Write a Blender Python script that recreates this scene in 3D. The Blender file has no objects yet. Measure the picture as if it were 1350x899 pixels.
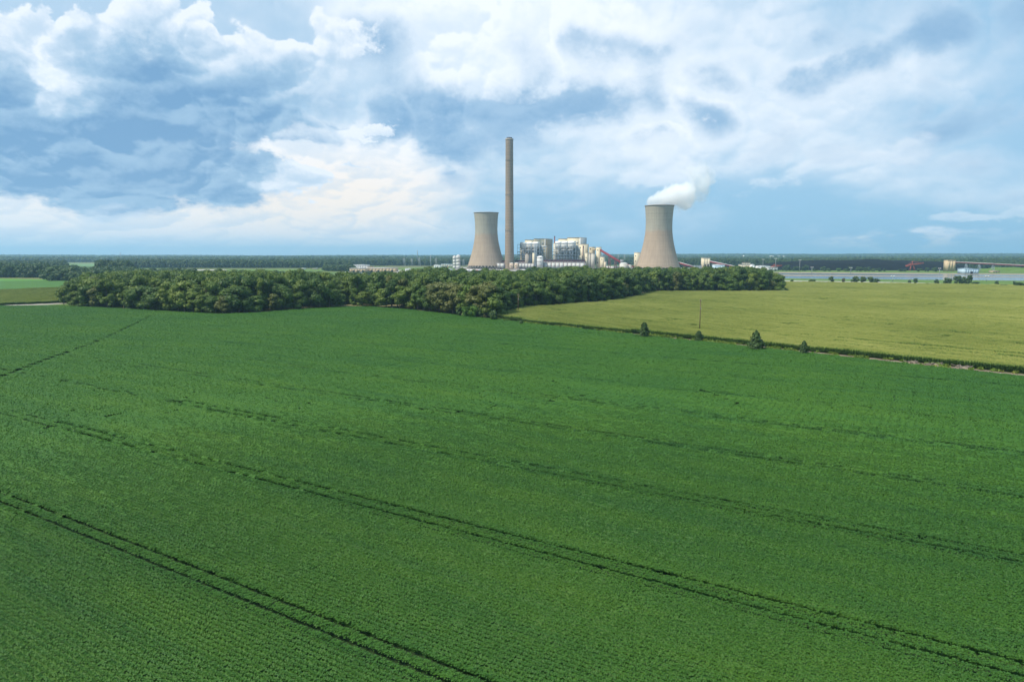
import bpy, math, random
import numpy as np

# ------------------------------------------------------------------ camera, sky, sun, exposure
scene = bpy.context.scene
C = scene.collection
CAM_H, FPX, PITCH = 36.0, 900.0, math.radians(7.19)

cam = bpy.data.cameras.new('camera')
cam.sensor_width = 36.0
cam.lens = 36.0 * FPX / 1350.0
cam.clip_start, cam.clip_end = 0.5, 120000.0
cam_ob = bpy.data.objects.new('camera', cam)
cam_ob.location = (0, 0, CAM_H)
cam_ob.rotation_euler = (math.radians(90) - PITCH, 0, 0)
C.objects.link(cam_ob)
scene.camera = cam_ob

scene.view_settings.view_transform = 'Standard'
scene.view_settings.look = 'None'
scene.view_settings.exposure = 0.4
scene.view_settings.gamma = 1.0
scene.view_settings.use_curve_mapping = False
cy = scene.cycles
cy.max_bounces = 12
cy.diffuse_bounces = 2
cy.glossy_bounces = 2
cy.transmission_bounces = 3
cy.transparent_max_bounces = 6
cy.volume_bounces = 10
cy.use_denoising = True
cy.caustics_reflective = False
cy.caustics_refractive = False

SUN_EL, SUN_AZ = math.radians(55), math.radians(246)    # azimuth clockwise from the view direction (+Y)
sun = bpy.data.lights.new('sun', 'SUN')
sun.energy = 4.2
sun.angle = math.radians(9)
sun.color = (1.0, 0.93, 0.80)
sun_ob = bpy.data.objects.new('sun', sun)
sun_ob.rotation_euler = (math.radians(90) - SUN_EL, 0, math.pi - SUN_AZ)
sun_ob.location = (-200, -200, 400)
C.objects.link(sun_ob)


class NT:
    """small expression builder for shader / geometry node trees"""
    def __init__(self, tree):
        self.t = tree
        tree.nodes.clear()

    def n(self, kind, **kw):
        nd = self.t.nodes.new(kind)
        for k, v in kw.items():
            setattr(nd, k, v)
        return nd

    def put(self, sock, v):
        if isinstance(v, bpy.types.NodeSocket):
            self.t.links.new(v, sock)
        elif v is not None:
            sock.default_value = v

    def m(self, op, a, b=None, c=None, clamp=False):
        nd = self.n('ShaderNodeMath', operation=op, use_clamp=clamp)
        for i, v in enumerate((a, b, c)):
            if v is not None:
                self.put(nd.inputs[i], v)
        return nd.outputs[0]

    def v(self, op, a, b=None, s=None, out=0):
        nd = self.n('ShaderNodeVectorMath', operation=op)
        self.put(nd.inputs[0], a)
        if b is not None:
            self.put(nd.inputs[1], b)
        if s is not None:
            self.put(nd.inputs['Scale'], s)
        return nd.outputs[out]

    def noise(self, vec, scale, detail=6, rough=.55, dist=0.0, lac=2.0, out='Fac', dim='3D', w=0):
        nd = self.n('ShaderNodeTexNoise', noise_dimensions=dim)
        self.put(nd.inputs['Vector'], vec)
        for k, v in (('Scale', scale), ('Detail', detail), ('Roughness', rough), ('Distortion', dist), ('Lacunarity', lac)):
            self.put(nd.inputs[k], v)
        if dim == '4D':
            self.put(nd.inputs['W'], w)
        return nd.outputs[out]

    def voro(self, vec, scale, detail=0, rough=.5, smooth=None, out='Distance', feature=None):
        nd = self.n('ShaderNodeTexVoronoi', feature=feature or ('SMOOTH_F1' if smooth else 'F1'))
        self.put(nd.inputs['Vector'], vec)
        self.put(nd.inputs['Scale'], scale)
        self.put(nd.inputs['Detail'], detail)
        self.put(nd.inputs['Roughness'], rough)
        if smooth:
            self.put(nd.inputs['Smoothness'], smooth)
        return nd.outputs[out]

    def ss(self, v, a, b, lo=0.0, hi=1.0):
        nd = self.n('ShaderNodeMapRange', interpolation_type='SMOOTHSTEP')
        for i, x in enumerate((v, a, b, lo, hi)):
            self.put(nd.inputs[i], x)
        return nd.outputs[0]

    def lin(self, v, a, b, lo=0.0, hi=1.0):
        nd = self.n('ShaderNodeMapRange')
        for i, x in enumerate((v, a, b, lo, hi)):
            self.put(nd.inputs[i], x)
        return nd.outputs[0]

    def mix(self, f, a, b, mode='MIX'):
        nd = self.n('ShaderNodeMix', data_type='RGBA', blend_type=mode)
        self.put(nd.inputs[0], f)
        self.put(nd.inputs[6], col(a))
        self.put(nd.inputs[7], col(b))
        return nd.outputs[2]

    def ramp(self, f, stops):
        nd = self.n('ShaderNodeValToRGB')
        el = nd.color_ramp.elements
        while len(el) > 1:
            el.remove(el[-1])
        el[0].position, el[0].color = stops[0][0], col(stops[0][1])
        for p, c in stops[1:]:
            e = el.new(p)
            e.color = col(c)
        self.put(nd.inputs[0], f)
        return nd.outputs[0]


def col(c):
    if isinstance(c, bpy.types.NodeSocket):
        return c
    c = tuple(c)
    return c if len(c) == 4 else c + (1.0,)


def srgb(r, g, b):
    f = lambda x: (x / 255 / 12.92) if x / 255 <= .04045 else ((x / 255 + .055) / 1.055) ** 2.4
    return (f(r), f(g), f(b))


def ray(px, py):
    """world direction of a picture point of the 1350 x 899 photograph"""
    u, w = (px - 675) / FPX, (449.5 - py) / FPX
    return np.array([u, math.cos(PITCH) + w * math.sin(PITCH), -math.sin(PITCH) + w * math.cos(PITCH)])


def azel(px, py):
    d = ray(px, py)
    return math.atan2(d[0], d[1]), math.atan2(d[2], math.hypot(d[0], d[1]))


def build_sky():
    world = bpy.data.worlds.new('World')
    scene.world = world
    world.use_nodes = True
    world.cycles.sampling_method = 'MANUAL'
    world.cycles.sample_map_resolution = 512
    N = NT(world.node_tree)
    S = 0.09
    dirv = N.n('ShaderNodeTexCoord').outputs['Generated']
    sx = N.n('ShaderNodeSeparateXYZ')
    N.put(sx.inputs[0], dirv)
    x, y, z = sx.outputs
    az = N.m('ARCTAN2', x, y)
    el = N.m('ARCSINE', z)
    nis = N.n('ShaderNodeTexSky', sky_type='NISHITA', sun_disc=False, sun_elevation=SUN_EL, sun_rotation=SUN_AZ,
              altitude=100, air_density=1.0, dust_density=0.6, ozone_density=2.5)
    nishita = nis.outputs[0]

    def xyz(a, b, c):
        nd = N.n('ShaderNodeCombineXYZ')
        for i, s in enumerate((a, b, c)):
            N.put(nd.inputs[i], s)
        return nd.outputs[0]

    # cloud coordinates: the direction, flattened, crowding towards the horizon
    zz = N.m('MULTIPLY', N.m('LOGARITHM', N.m('ADD', N.m('MAXIMUM', z, 0.0), 0.16), math.e), 0.52)
    cvec = xyz(x, y, zz)
    aevec = xyz(az, el, 0.0)
    wc = N.noise(cvec, 6.0, 6, .62, out='Color')
    wrp = N.v('MULTIPLY', N.v('SUBTRACT', wc, (.5, .5, .5)), (.25, .13, .0))
    wae = N.v('ADD', aevec, wrp)
    bend = N.v('ADD', cvec, N.v('SCALE', N.v('SUBTRACT', wc, (.5, .5, .5)), s=.05))

    def blobs(lst, vec=wae):
        acc = 0.0
        for px, py, rx, ry, w in lst:
            a, e = azel(px, py)
            d = N.v('MULTIPLY', N.v('SUBTRACT', vec, (a, e, 0)), (FPX / rx, FPX / ry, 0))
            g = N.m('EXPONENT', N.m('MULTIPLY', N.v('DOT_PRODUCT', d, d, out=1), -1.0))
            acc = N.m('MULTIPLY_ADD', g, w, acc)
        return acc

    def puff(vec, scale, det=4):
        # heaped cloud relief: rounded bulges between creases
        nd = N.n('ShaderNodeTexNoise', noise_type='RIDGED_MULTIFRACTAL', normalize=True)
        N.put(nd.inputs['Vector'], vec)
        for k, v in (('Scale', scale), ('Detail', det), ('Roughness', .55), ('Lacunarity', 2.1), ('Offset', .9), ('Gain', 1.2)):
            N.put(nd.inputs[k], v)
        return N.m('SUBTRACT', 1.0, nd.outputs['Fac'])

    up = (-.006, 0, .014)
    f0 = N.noise(bend, 7.5, 11, .635)
    f1 = N.noise(N.v('ADD', bend, up), 7.5, 9, .635)
    p0 = puff(bend, 11.0, 6)
    p1 = puff(N.v('ADD', bend, (-.004, 0, .010)), 11.0, 6)
    rel = N.m('ADD', N.m('MULTIPLY', N.m('SUBTRACT', f0, f1), 4.2), N.m('MULTIPLY', N.m('SUBTRACT', p0, p1), 1.7))
    rel = N.m('MULTIPLY', N.m('TANH', N.m('MULTIPLY', rel, 1.7)), .5)     # lit tops, shaded bases, -.5 .. .5
    rel = N.m('MULTIPLY', rel, N.ss(az, -.12, .14, 1.0, .5))
    big = N.noise(N.v('ADD', cvec, (7, 3, 5)), 3.6, 7, .55)                            # broad sheets
    bump = N.m('ADD', N.m('MULTIPLY', N.m('SUBTRACT', f0, .5), 1.8), N.m('MULTIPLY', N.m('SUBTRACT', p0, .5), .55))

    # clear air between the clouds
    base = N.mix(1.0, nishita, (S,) * 3, 'MULTIPLY')
    hor = N.ss(el, 0.0, .16)
    pale = N.ss(az, -.50, .12)
    air = N.mix(pale, N.mix(hor, srgb(214, 229, 240), srgb(180, 208, 231)), N.mix(hor, srgb(134, 186, 220), srgb(156, 196, 225)))
    c = N.mix(.85, base, air)

    # bright high sheet
    veil = N.m('ADD', blobs([(760, 60, 300, 110, .75), (930, 165, 150, 60, .5), (1240, 85, 170, 40, .34), (560, 10, 160, 40, .4),
                             (390, 255, 190, 62, 1.0), (60, 275, 190, 55, .75), (230, 312, 330, 30, .75), (1110, 235, 190, 40, .26),
                             (1190, 321, 90, 9, .8), (75, 93, 50, 22, 1.5), (395, 185, 80, 16, .9)]),
               N.m('MULTIPLY', N.m('SUBTRACT', big, .5), 1.5))
    veil = N.m('MULTIPLY_ADD', bump, .16, veil)
    warm = blobs([(430, 265, 230, 60, 1.0), (1190, 322, 110, 10, .9), (60, 280, 150, 40, .35)], aevec)
    vcol = N.mix(N.m('MINIMUM', warm, 1.0), srgb(236, 242, 249), srgb(252, 240, 227))
    vcol = N.mix(N.m('MULTIPLY_ADD', rel, -.7, .12, clamp=True), vcol, srgb(176, 203, 226))
    c = N.mix(N.ss(veil, .0, .75, 0, .96), c, vcol)

    def bank(c, lst, gain, edge, core, ramp, opac, relk, lag=.0):
        d = N.m('MULTIPLY_ADD', bump, gain, blobs(lst))
        wid = .28 + edge
        body = N.ss(d, .28, .28 + core, .16, .74)
        if lag:                                   # thick cloud overhead darkens the base, thin tops stay bright
            above = blobs(lst, N.v('ADD', wae, (-.008, lag, 0)))
            above = N.m('MULTIPLY_ADD', bump, gain * .5, above)
            wid = N.ss(above, .10, .80, .28 + edge, .28 + edge + .42)      # crisp tops, soft bases
            body = N.m('ADD', N.m('MULTIPLY', body, .35), N.ss(above, .05, .28 + core, .0, .62))
        a = N.ss(d, .28, wid)
        s = N.m('ADD', body, N.m('MULTIPLY', rel, -relk), clamp=True)
        return N.mix(N.m('MULTIPLY', a, opac), c, N.ramp(s, ramp))

    soft = [(0.0, srgb(206, 221, 236)), (.45, srgb(156, 188, 216)), (1.0, srgb(112, 157, 197))]
    hard = [(0.0, srgb(230, 237, 245)), (.28, srgb(194, 213, 231)), (.6, srgb(152, 185, 213)), (1.0, srgb(110, 153, 193))]
    lite = [(0.0, srgb(246, 249, 252)), (.4, srgb(224, 234, 244)), (.75, srgb(186, 209, 230)), (1.0, srgb(150, 186, 215))]
    # long grey-blue sheets
    c = bank(c, [(600, 142, 270, 40, .85), (650, 168, 150, 30, .45), (500, 55, 170, 40, .62), (800, 66, 120, 26, .55), (770, 145, 130, 26, .5),
                 (1110, 62, 170, 48, .68), (1240, 30, 130, 30, .42), (985, 152, 100, 26, .4), (1040, 204, 140, 24, .5), (90, 8, 230, 22, .6),
                 (720, 262, 170, 60, .42), (1260, 150, 170, 34, .4), (470, 190, 140, 14, .6), (640, 208, 80, 10, .5), (1250, 235, 230, 60, .42), (1320, 110, 90, 60, .3), (1000, 262, 120, 30, .2), (560, 235, 60, 60, .35)],
             1.15, .85, 1.0, soft, .95, .6)
    # the heaped mass at the left, flat dark bases under bright heads
    c = bank(c, [(95, 178, 190, 60, 1.3), (215, 238, 170, 26, 1.15), (40, 95, 130, 50, .8), (210, 60, 75, 60, .85), (335, 140, 95, 50, .8),
                 (420, 75, 60, 50, .6), (320, 225, 60, 14, .6), (455, 185, 70, 12, .6), (480, 235, 40, 6, .4),
                 (75, 93, 34, 18, -.85), (395, 212, 80, 18, -1.0)],
             .78, .10, 1.0, hard, .96, .55, .034)
    # lighter heaps at the right and low down
    c = bank(c, [(905, 200, 130, 26, .62), (855, 236, 120, 14, .5), (1060, 255, 130, 40, .42), (1150, 205, 100, 26, .5), (1305, 276, 80, 13, .9),
                 (90, 290, 80, 12, .45), (600, 258, 60, 40, .3), (400, 185, 70, 12, .5)],
             .9, .50, .9, lite, .6, .8)

    bg = N.n('ShaderNodeBackground')
    c = N.mix(N.ss(z, -.02, 0.0), srgb(120, 140, 120), c)       # under the horizon: ground colour, never in view
    c = N.mix(1.0, c, (.90 / S, .90 / S, .90 / S), 'MULTIPLY')
    N.put(bg.inputs[0], c)
    N.put(bg.inputs[1], S)
    out = N.n('ShaderNodeOutputWorld')
    N.put(out.inputs[0], bg.outputs[0])


build_sky()

# ------------------------------------------------------------------ helpers
def G(px, py):
    """ground point seen at a picture point"""
    d = ray(px, py)
    t = -CAM_H / d[2]
    return np.array([d[0] * t, d[1] * t])


def XA(px, Y, py=345):
    d = ray(px, py)
    return d[0] / d[1] * Y


def ZA(py, Y, px=675):
    d = ray(px, py)
    return CAM_H + d[2] / d[1] * Y


def obj(name, mesh, parent=None, loc=(0, 0, 0), rz=0.0):
    o = bpy.data.objects.new(name, mesh)
    o.location = loc
    o.rotation_euler = (0, 0, rz)
    if parent is not None:
        o.parent = parent
    C.objects.link(o)
    return o


def tag(o, label=None, cat=None, group=None, kind=None):
    for k, v in (('label', label), ('category', cat), ('group', group), ('kind', kind)):
        if v:
            o[k] = v
    return o


def thing(name, label, cat, loc=(0, 0, 0), rz=0.0, group=None):
    o = obj(name, None, None, loc, rz)
    o.empty_display_size = 1.0
    return tag(o, label, cat, group)


def mesh_from(name, V, F, mat=None, smooth=False):
    me = bpy.data.meshes.new(name)
    V = np.asarray(V, np.float32)
    me.vertices.add(len(V))
    me.vertices.foreach_set('co', V.ravel())
    tot = np.array([len(f) for f in F], np.int32)
    loops = np.concatenate([np.asarray(f, np.int32) for f in F]) if not isinstance(F, np.ndarray) else F.ravel().astype(np.int32)
    me.loops.add(len(loops))
    me.loops.foreach_set('vertex_index', loops)
    me.polygons.add(len(tot))
    st = np.zeros(len(tot), np.int32)
    st[1:] = np.cumsum(tot)[:-1]
    me.polygons.foreach_set('loop_start', st)
    me.polygons.foreach_set('loop_total', tot)
    if smooth:
        me.polygons.foreach_set('use_smooth', np.ones(len(tot), bool))
    me.update(calc_edges=True)
    me.validate()
    if mat is not None:
        me.materials.append(mat)
    return me


class MB:
    """collects boxes, tubes, lathes; build() makes one mesh object"""
    def __init__(self):
        self.V, self.F, self.n = [], [], 0

    def add(self, V, F):
        self.V.append(np.asarray(V, float).reshape(-1, 3))
        self.F += [[i + self.n for i in f] for f in F]
        self.n += len(self.V[-1])
        return self

    def box(self, x0, x1, y0, y1, z0, z1):
        V = [(x, y, z) for z in (z0, z1) for y in (y0, y1) for x in (x0, x1)]
        return self.add(V, [(0, 2, 3, 1), (4, 5, 7, 6), (0, 1, 5, 4), (2, 6, 7, 3), (0, 4, 6, 2), (1, 3, 7, 5)])

    def prism(self, poly, a0, a1, axis='y'):
        """polygon in (x,z) swept along y (or in (y,z) along x, (x,y) along z)"""
        n = len(poly)
        V = []
        for a in (a0, a1):
            for p, q in poly:
                V.append({'y': (p, a, q), 'x': (a, p, q), 'z': (p, q, a)}[axis])
        F = [tuple(range(n)), tuple(range(2 * n - 1, n - 1, -1))]
        F += [(i, i + n, (i + 1) % n + n, (i + 1) % n) for i in range(n)]
        return self.add(V, F)

    def tube(self, p, q, r0, r1=None, n=8, cap=True):
        r1 = r0 if r1 is None else r1
        p, q = np.array(p, float), np.array(q, float)
        d = q - p
        d /= np.linalg.norm(d)
        a = np.cross(d, (0, 0, 1.0) if abs(d[2]) < .95 else (1.0, 0, 0))
        a /= np.linalg.norm(a)
        b = np.cross(d, a)
        t = np.arange(n) * 2 * math.pi / n
        ring = np.cos(t)[:, None] * a + np.sin(t)[:, None] * b
        V = np.vstack([p + ring * r0, q + ring * r1])
        F = [(i, (i + 1) % n, (i + 1) % n + n, i + n) for i in range(n)]
        if cap:
            F += [tuple(range(n - 1, -1, -1)), tuple(range(n, 2 * n))]
        return self.add(V, F)

    def beam(self, p, q, w, h=None):
        """square bar between two points"""
        return self.tube(p, q, w * .7071, n=4)

    def lathe(self, prof, n=32, x=0, y=0, cap=False):
        t = np.arange(n) * 2 * math.pi / n
        V = np.vstack([np.c_[x + r * np.cos(t), y + r * np.sin(t), np.full(n, z)] for r, z in prof])
        m = len(prof)
        F = [(k * n + i, k * n + (i + 1) % n, (k + 1) * n + (i + 1) % n, (k + 1) * n + i) for k in range(m - 1) for i in range(n)]
        if cap:
            F += [tuple(range(n - 1, -1, -1)), tuple(range((m - 1) * n, m * n))]
        return self.add(V, F)

    def quad(self, pts):
        return self.add(pts, [tuple(range(len(pts)))])

    def mesh(self, name, mat, smooth=False):
        return mesh_from(name, np.vstack(self.V), self.F, mat, smooth)

    def build(self, name, mat, parent=None, loc=(0, 0, 0), rz=0.0, smooth=False):
        return obj(name, self.mesh(name, mat, smooth), parent, loc, rz)


def copy_tree(o, parent=None):
    c = o.copy()
    C.objects.link(c)
    c.parent = parent
    for ch in list(o.children):
        if ch is not c:
            copy_tree(ch, c)
    return c


def inside(P, poly):
    P = np.asarray(P)
    poly = np.asarray(poly)
    x, y = P[:, 0], P[:, 1]
    r = np.zeros(len(P), bool)
    j = len(poly) - 1
    for i in range(len(poly)):
        xi, yi = poly[i]
        xj, yj = poly[j]
        c = ((yi > y) != (yj > y)) & (x < (xj - xi) * (y - yi) / (yj - yi + 1e-12) + xi)
        r ^= c
        j = i
    return r


def dist_poly(P, line):
    P = np.asarray(P, float)
    best = np.full(len(P), 1e9)
    for a, b in zip(line[:-1], line[1:]):
        a, b = np.array(a, float), np.array(b, float)
        d = b - a
        t = np.clip(((P - a) @ d) / (d @ d), 0, 1)
        best = np.minimum(best, np.linalg.norm(P - a - t[:, None] * d, axis=1))
    return best


# ------------------------------------------------------------------ materials
def mat(name, fn):
    m = bpy.data.materials.new(name)
    m.use_nodes = True
    N = NT(m.node_tree)
    out = N.n('ShaderNodeOutputMaterial')
    fn(N, out)
    return m


def principled(N, out, color, rough=.8, spec=.3, normal=None, metallic=0.0):
    p = N.n('ShaderNodeBsdfPrincipled')
    N.put(p.inputs['Base Color'], col(color))
    N.put(p.inputs['Roughness'], rough)
    N.put(p.inputs['Specular IOR Level'], spec)
    N.put(p.inputs['Metallic'], metallic)
    if normal is not None:
        N.put(p.inputs['Normal'], normal)
    N.t.links.new(p.outputs[0], out.inputs['Surface'])
    return p


def bump(N, h, strength=.5, dist=.1):
    b = N.n('ShaderNodeBump')
    N.put(b.inputs['Strength'], strength)
    N.put(b.inputs['Distance'], dist)
    N.put(b.inputs['Height'], h)
    return b.outputs[0]


def pos(N):
    return N.n('ShaderNodeNewGeometry').outputs['Position']


def ocoord(N):
    return N.n('ShaderNodeTexCoord').outputs['Object']


def sep(N, v):
    s = N.n('ShaderNodeSeparateXYZ')
    N.put(s.inputs[0], v)
    return s.outputs


def painted(name, c, var=.12, rough=.7, scale=.35, streak=True, spec=.25):
    """painted sheet or masonry: blotches, rain streaks"""
    def fn(N, out):
        o = ocoord(N)
        a = N.noise(o, scale, 6, .6)
        f = N.m('MULTIPLY', N.m('SUBTRACT', a, .5), 2 * var)
        if streak:
            st = N.noise(N.v('MULTIPLY', o, (1.2, 1.2, .06)), 1.0, 4, .6)
            f = N.m('ADD', f, N.m('MULTIPLY', N.m('SUBTRACT', st, .5), 2 * var))
        k = N.m('ADD', f, 1.0)
        cc = N.mix(1.0, c, xyzn(N, k, k, k), 'MULTIPLY')
        principled(N, out, cc, rough, spec)
    return mat(name, fn)


def xyzn(N, a, b, c):
    nd = N.n('ShaderNodeCombineXYZ')
    for i, s in enumerate((a, b, c)):
        N.put(nd.inputs[i], s)
    return nd.outputs[0]


def cladding(name, c, period=2.2, seam=.8, var=.07):
    """profiled sheet walls: vertical panel seams, fine streaks"""
    def fn(N, out):
        o = ocoord(N)
        x, y, z = sep(N, o)
        u = N.m('ADD', x, y)
        fr = N.m('FRACT', N.m('DIVIDE', u, period))
        line = N.ss(N.m('ABSOLUTE', N.m('SUBTRACT', fr, .5)), .475, .5)
        fz = N.m('FRACT', N.m('DIVIDE', z, period * 4.3))
        lz = N.ss(N.m('ABSOLUTE', N.m('SUBTRACT', fz, .5)), .47, .5)
        ln = N.m('MAXIMUM', line, lz)
        cell = N.noise(xyzn(N, N.m('FLOOR', N.m('DIVIDE', u, period)), N.m('FLOOR', N.m('DIVIDE', z, period * 4.3)), 0.0), .77, 0, .5)
        st = N.noise(N.v('MULTIPLY', o, (.8, .8, .05)), 1.0, 5, .6)
        k = N.m('ADD', 1.0, N.m('MULTIPLY', N.m('SUBTRACT', st, .5), 2.4 * var))
        k = N.m('ADD', k, N.m('MULTIPLY', N.m('SUBTRACT', cell, .5), 2.0 * var))
        k = N.m('MULTIPLY', k, N.m('SUBTRACT', 1.0, N.m('MULTIPLY', ln, 1 - seam)))
        principled(N, out, N.mix(1.0, c, xyzn(N, k, k, k), 'MULTIPLY'), .6, .3)
    return mat(name, fn)


def leafy(name, stops, translucent=.22, big=None, rough_noise=.25, objrand=.55, row=None, spec=.25, amp=3.0):
    """foliage: colour varies leaf clump by leaf clump, plant by plant and over the land"""
    def fn(N, out):
        g = N.n('ShaderNodeNewGeometry')
        oi = N.n('ShaderNodeObjectInfo')
        r = N.m('MULTIPLY', oi.outputs['Random'], objrand)
        r = N.m('MULTIPLY_ADD', g.outputs['Random Per Island'], rough_noise, r)
        if big:
            n = N.noise(g.outputs['Position'], big, 5, .55)
            if row is not None:                                   # streaks that follow the rows
                c_, s_ = math.cos(row), math.sin(row)
                a_ = N.v('DOT_PRODUCT', g.outputs['Position'], (c_ * .10, s_ * .10, 0), out=1)
                b_ = N.v('DOT_PRODUCT', g.outputs['Position'], (-s_, c_, 0), out=1)
                n2 = N.noise(xyzn(N, a_, b_, 0.0), .22, 4, .6)
                n = N.m('ADD', N.m('MULTIPLY', n, .5), N.m('MULTIPLY', n2, .5))
            r = N.m('ADD', r, N.m('MULTIPLY', N.m('SUBTRACT', n, .385), amp * (1 - objrand - rough_noise)))
        cc = N.ramp(r, stops)
        d = N.n('ShaderNodeBsdfPrincipled')
        N.put(d.inputs['Base Color'], cc)
        N.put(d.inputs['Roughness'], .55)
        N.put(d.inputs['Specular IOR Level'], spec)
        t = N.n('ShaderNodeBsdfTranslucent')
        N.put(t.inputs[0], N.mix(1.0, cc, (1.1, 1.15, .6), 'MULTIPLY'))
        mx = N.n('ShaderNodeMixShader')
        N.put(mx.inputs[0], translucent)
        N.t.links.new(d.outputs[0], mx.inputs[1])
        N.t.links.new(t.outputs[0], mx.inputs[2])
        N.t.links.new(mx.outputs[0], out.inputs['Surface'])
    return mat(name, fn)


M = {}
M['soy'] = leafy('soy_leaf', [(0, (.036, .120, .024)), (.30, (.056, .152, .021)), (.60, (.080, .178, .020)), (1, (.112, .202, .020))],
                 .28, big=.020, rough_noise=.15, objrand=.06, row=math.radians(-31.5), spec=.22, amp=1.9)
M['corn'] = leafy('corn_leaf_shaded', [(0, (.030, .072, .013)), (.5, (.052, .108, .019)), (1, (.080, .140, .026))], .2, big=.018, rough_noise=.25, objrand=.1, row=math.radians(-64))  # lower leaves: shade inside the stand put into a darker green
M['corn_top_lit'] = leafy('corn_upper_leaf_lit', [(0, (.130, .205, .036)), (.5, (.205, .275, .056)), (1, (.290, .335, .085))], .2, big=.015, rough_noise=.25, objrand=.1, row=math.radians(-64))  # lighter copy: daylight on the top leaves put into the colour
M['tassel'] = leafy('corn_tassel', [(0, (.190, .230, .055)), (.5, (.370, .385, .110)), (1, (.560, .530, .200))], .1, big=.012, rough_noise=.25, objrand=.1, row=math.radians(-64))
M['tree'] = leafy('broad_leaf', [(0, (.016, .038, .010)), (.3, (.028, .060, .014)), (.6, (.044, .080, .019)), (.85, (.064, .092, .024)), (1, (.090, .098, .034))],
                  .18, rough_noise=.28, objrand=.80)
M['tree_far'] = leafy('distant_leaf', [(0, (.028, .060, .016)), (.5, (.046, .088, .022)), (1, (.074, .116, .030))], .15, rough_noise=.3, objrand=.7)
M['olive'] = leafy('olive_leaf', [(0, (.060, .066, .022)), (.5, (.088, .088, .030)), (1, (.115, .108, .042))], .2, rough_noise=.5, objrand=.5)
M['lime'] = leafy('young_leaf', [(0, (.050, .120, .018)), (1, (.110, .210, .030))], .25, rough_noise=.6, objrand=.4)
M['cedar'] = leafy('cedar_needles', [(0, (.024, .056, .014)), (.6, (.045, .086, .021)), (1, (.075, .120, .032))], .1, rough_noise=.7, objrand=.3)
M['weeds'] = leafy('weeds', [(0, (.07, .15, .02)), (.5, (.15, .22, .03)), (.8, (.26, .27, .06)), (1, (.36, .29, .12))], .2, big=.16, rough_noise=.3, objrand=.2)
M['bark'] = painted('bark', (.16, .125, .095), .3, .9, 1.5)
M['wood_pole'] = painted('pole_wood', (.13, .088, .062), .25, .9, 1.5)
M['cream'] = cladding('cream_cladding', (.60, .525, .37))
M['cream_shaded'] = cladding('cream_cladding_shaded', (.30, .25, .165))  # cream darkened: shade of the right-hand face painted into the colour
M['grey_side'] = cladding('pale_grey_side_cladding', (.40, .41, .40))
M['cream_dk'] = cladding('buff_cladding', (.40, .335, .22))
M['white'] = painted('white_sheet', (.78, .78, .76), .05, .5)
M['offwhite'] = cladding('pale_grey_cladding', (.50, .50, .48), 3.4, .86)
M['greysheet'] = cladding('grey_cladding', (.50, .485, .43), 2.0)
M['blue_steel'] = painted('blue_grey_steel', (.27, .33, .38), .3, .6, .2)
M['dark_steel'] = painted('dark_steel', (.045, .055, .07), .3, .6, .2)
M['maroon'] = painted('maroon_steel', (.17, .055, .065), .3, .7, .3)
M['red_conv'] = painted('dark_red_sheet', (.23, .035, .045), .2, .6, .3)
M['pale_conv'] = painted('pale_sheet_roof', (.62, .56, .56), .12, .6, .3)
M['concrete_grey'] = painted('grey_concrete', (.30, .265, .225), .16, .9, .25)
M['concrete_pale'] = painted('pale_concrete', (.46, .43, .37), .14, .9, .25)
M['concrete_pink'] = painted('buff_concrete', (.52, .40, .30), .12, .9, .3)
M['opening'] = painted('dark_opening', (.02, .02, .024), .1, .9, .3)
M['blue_sheet'] = cladding('pale_blue_cladding', (.42, .55, .63), 3.0, .85)
M['tan'] = painted('tan_wall', (.52, .40, .25), .1, .8, .3)
M['pinkroof'] = painted('pale_roof', (.60, .56, .53), .1, .7, .3)
M['yellow'] = painted('yellow_paint', (.62, .38, .04), .1, .5, .4)
M['rust'] = painted('rusty_red', (.32, .075, .05), .2, .7, .4)
M['lamp'] = painted('lamp_head', (.75, .72, .68), .05, .4)
M['galv'] = painted('galvanised', (.34, .36, .38), .1, .5)


def concrete_tower(name, c_low, c_high, zsplit, lift):
    def fn(N, out):
        o = ocoord(N)
        x, y, z = sep(N, o)
        ang = N.m('ARCTAN2', y, x)
        band = N.noise(xyzn(N, 0.0, 0.0, N.m('FLOOR', N.m('DIVIDE', z, lift))), .73, 0, .5)
        fr = N.m('FRACT', N.m('DIVIDE', z, lift))
        ring = N.ss(N.m('ABSOLUTE', N.m('SUBTRACT', fr, .5)), .36, .5)
        rib = N.ss(N.m('ABSOLUTE', N.m('SUBTRACT', N.m('FRACT', N.m('MULTIPLY', ang, 36 / math.tau)), .5)), .42, .5)
        st = N.noise(xyzn(N, N.m('MULTIPLY', N.m('COSINE', ang), 14), N.m('MULTIPLY', N.m('SINE', ang), 14), N.m('MULTIPLY', z, .03)), 1.0, 6, .6)
        bl = N.noise(o, .035, 5, .6)
        zed = N.m('ADD', z, N.m('MULTIPLY', N.m('SUBTRACT', bl, .5), 14))
        cc = N.mix(N.ss(zed, zsplit - 6, zsplit + 4), c_low, c_high)
        k = N.m('ADD', .84, N.m('MULTIPLY', band, .2))
        k = N.m('ADD', k, N.m('MULTIPLY', N.m('SUBTRACT', st, .5), .55))
        k = N.m('ADD', k, N.m('MULTIPLY', N.m('SUBTRACT', bl, .5), .24))
        k = N.m('SUBTRACT', k, N.m('MULTIPLY', ring, .17))
        k = N.m('SUBTRACT', k, N.m('MULTIPLY', rib, .05))
        principled(N, out, N.mix(1.0, cc, xyzn(N, k, k, k), 'MULTIPLY'), .9, .15)
    return mat(name, fn)


M['tower'] = concrete_tower('cooling_tower_concrete', (.375, .290, .212), (.350, .322, .258), 88, 3.1)
M['chimney'] = concrete_tower('chimney_concrete', (.300, .226, .162), (.262, .204, .152), 190, 7.0)


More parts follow.
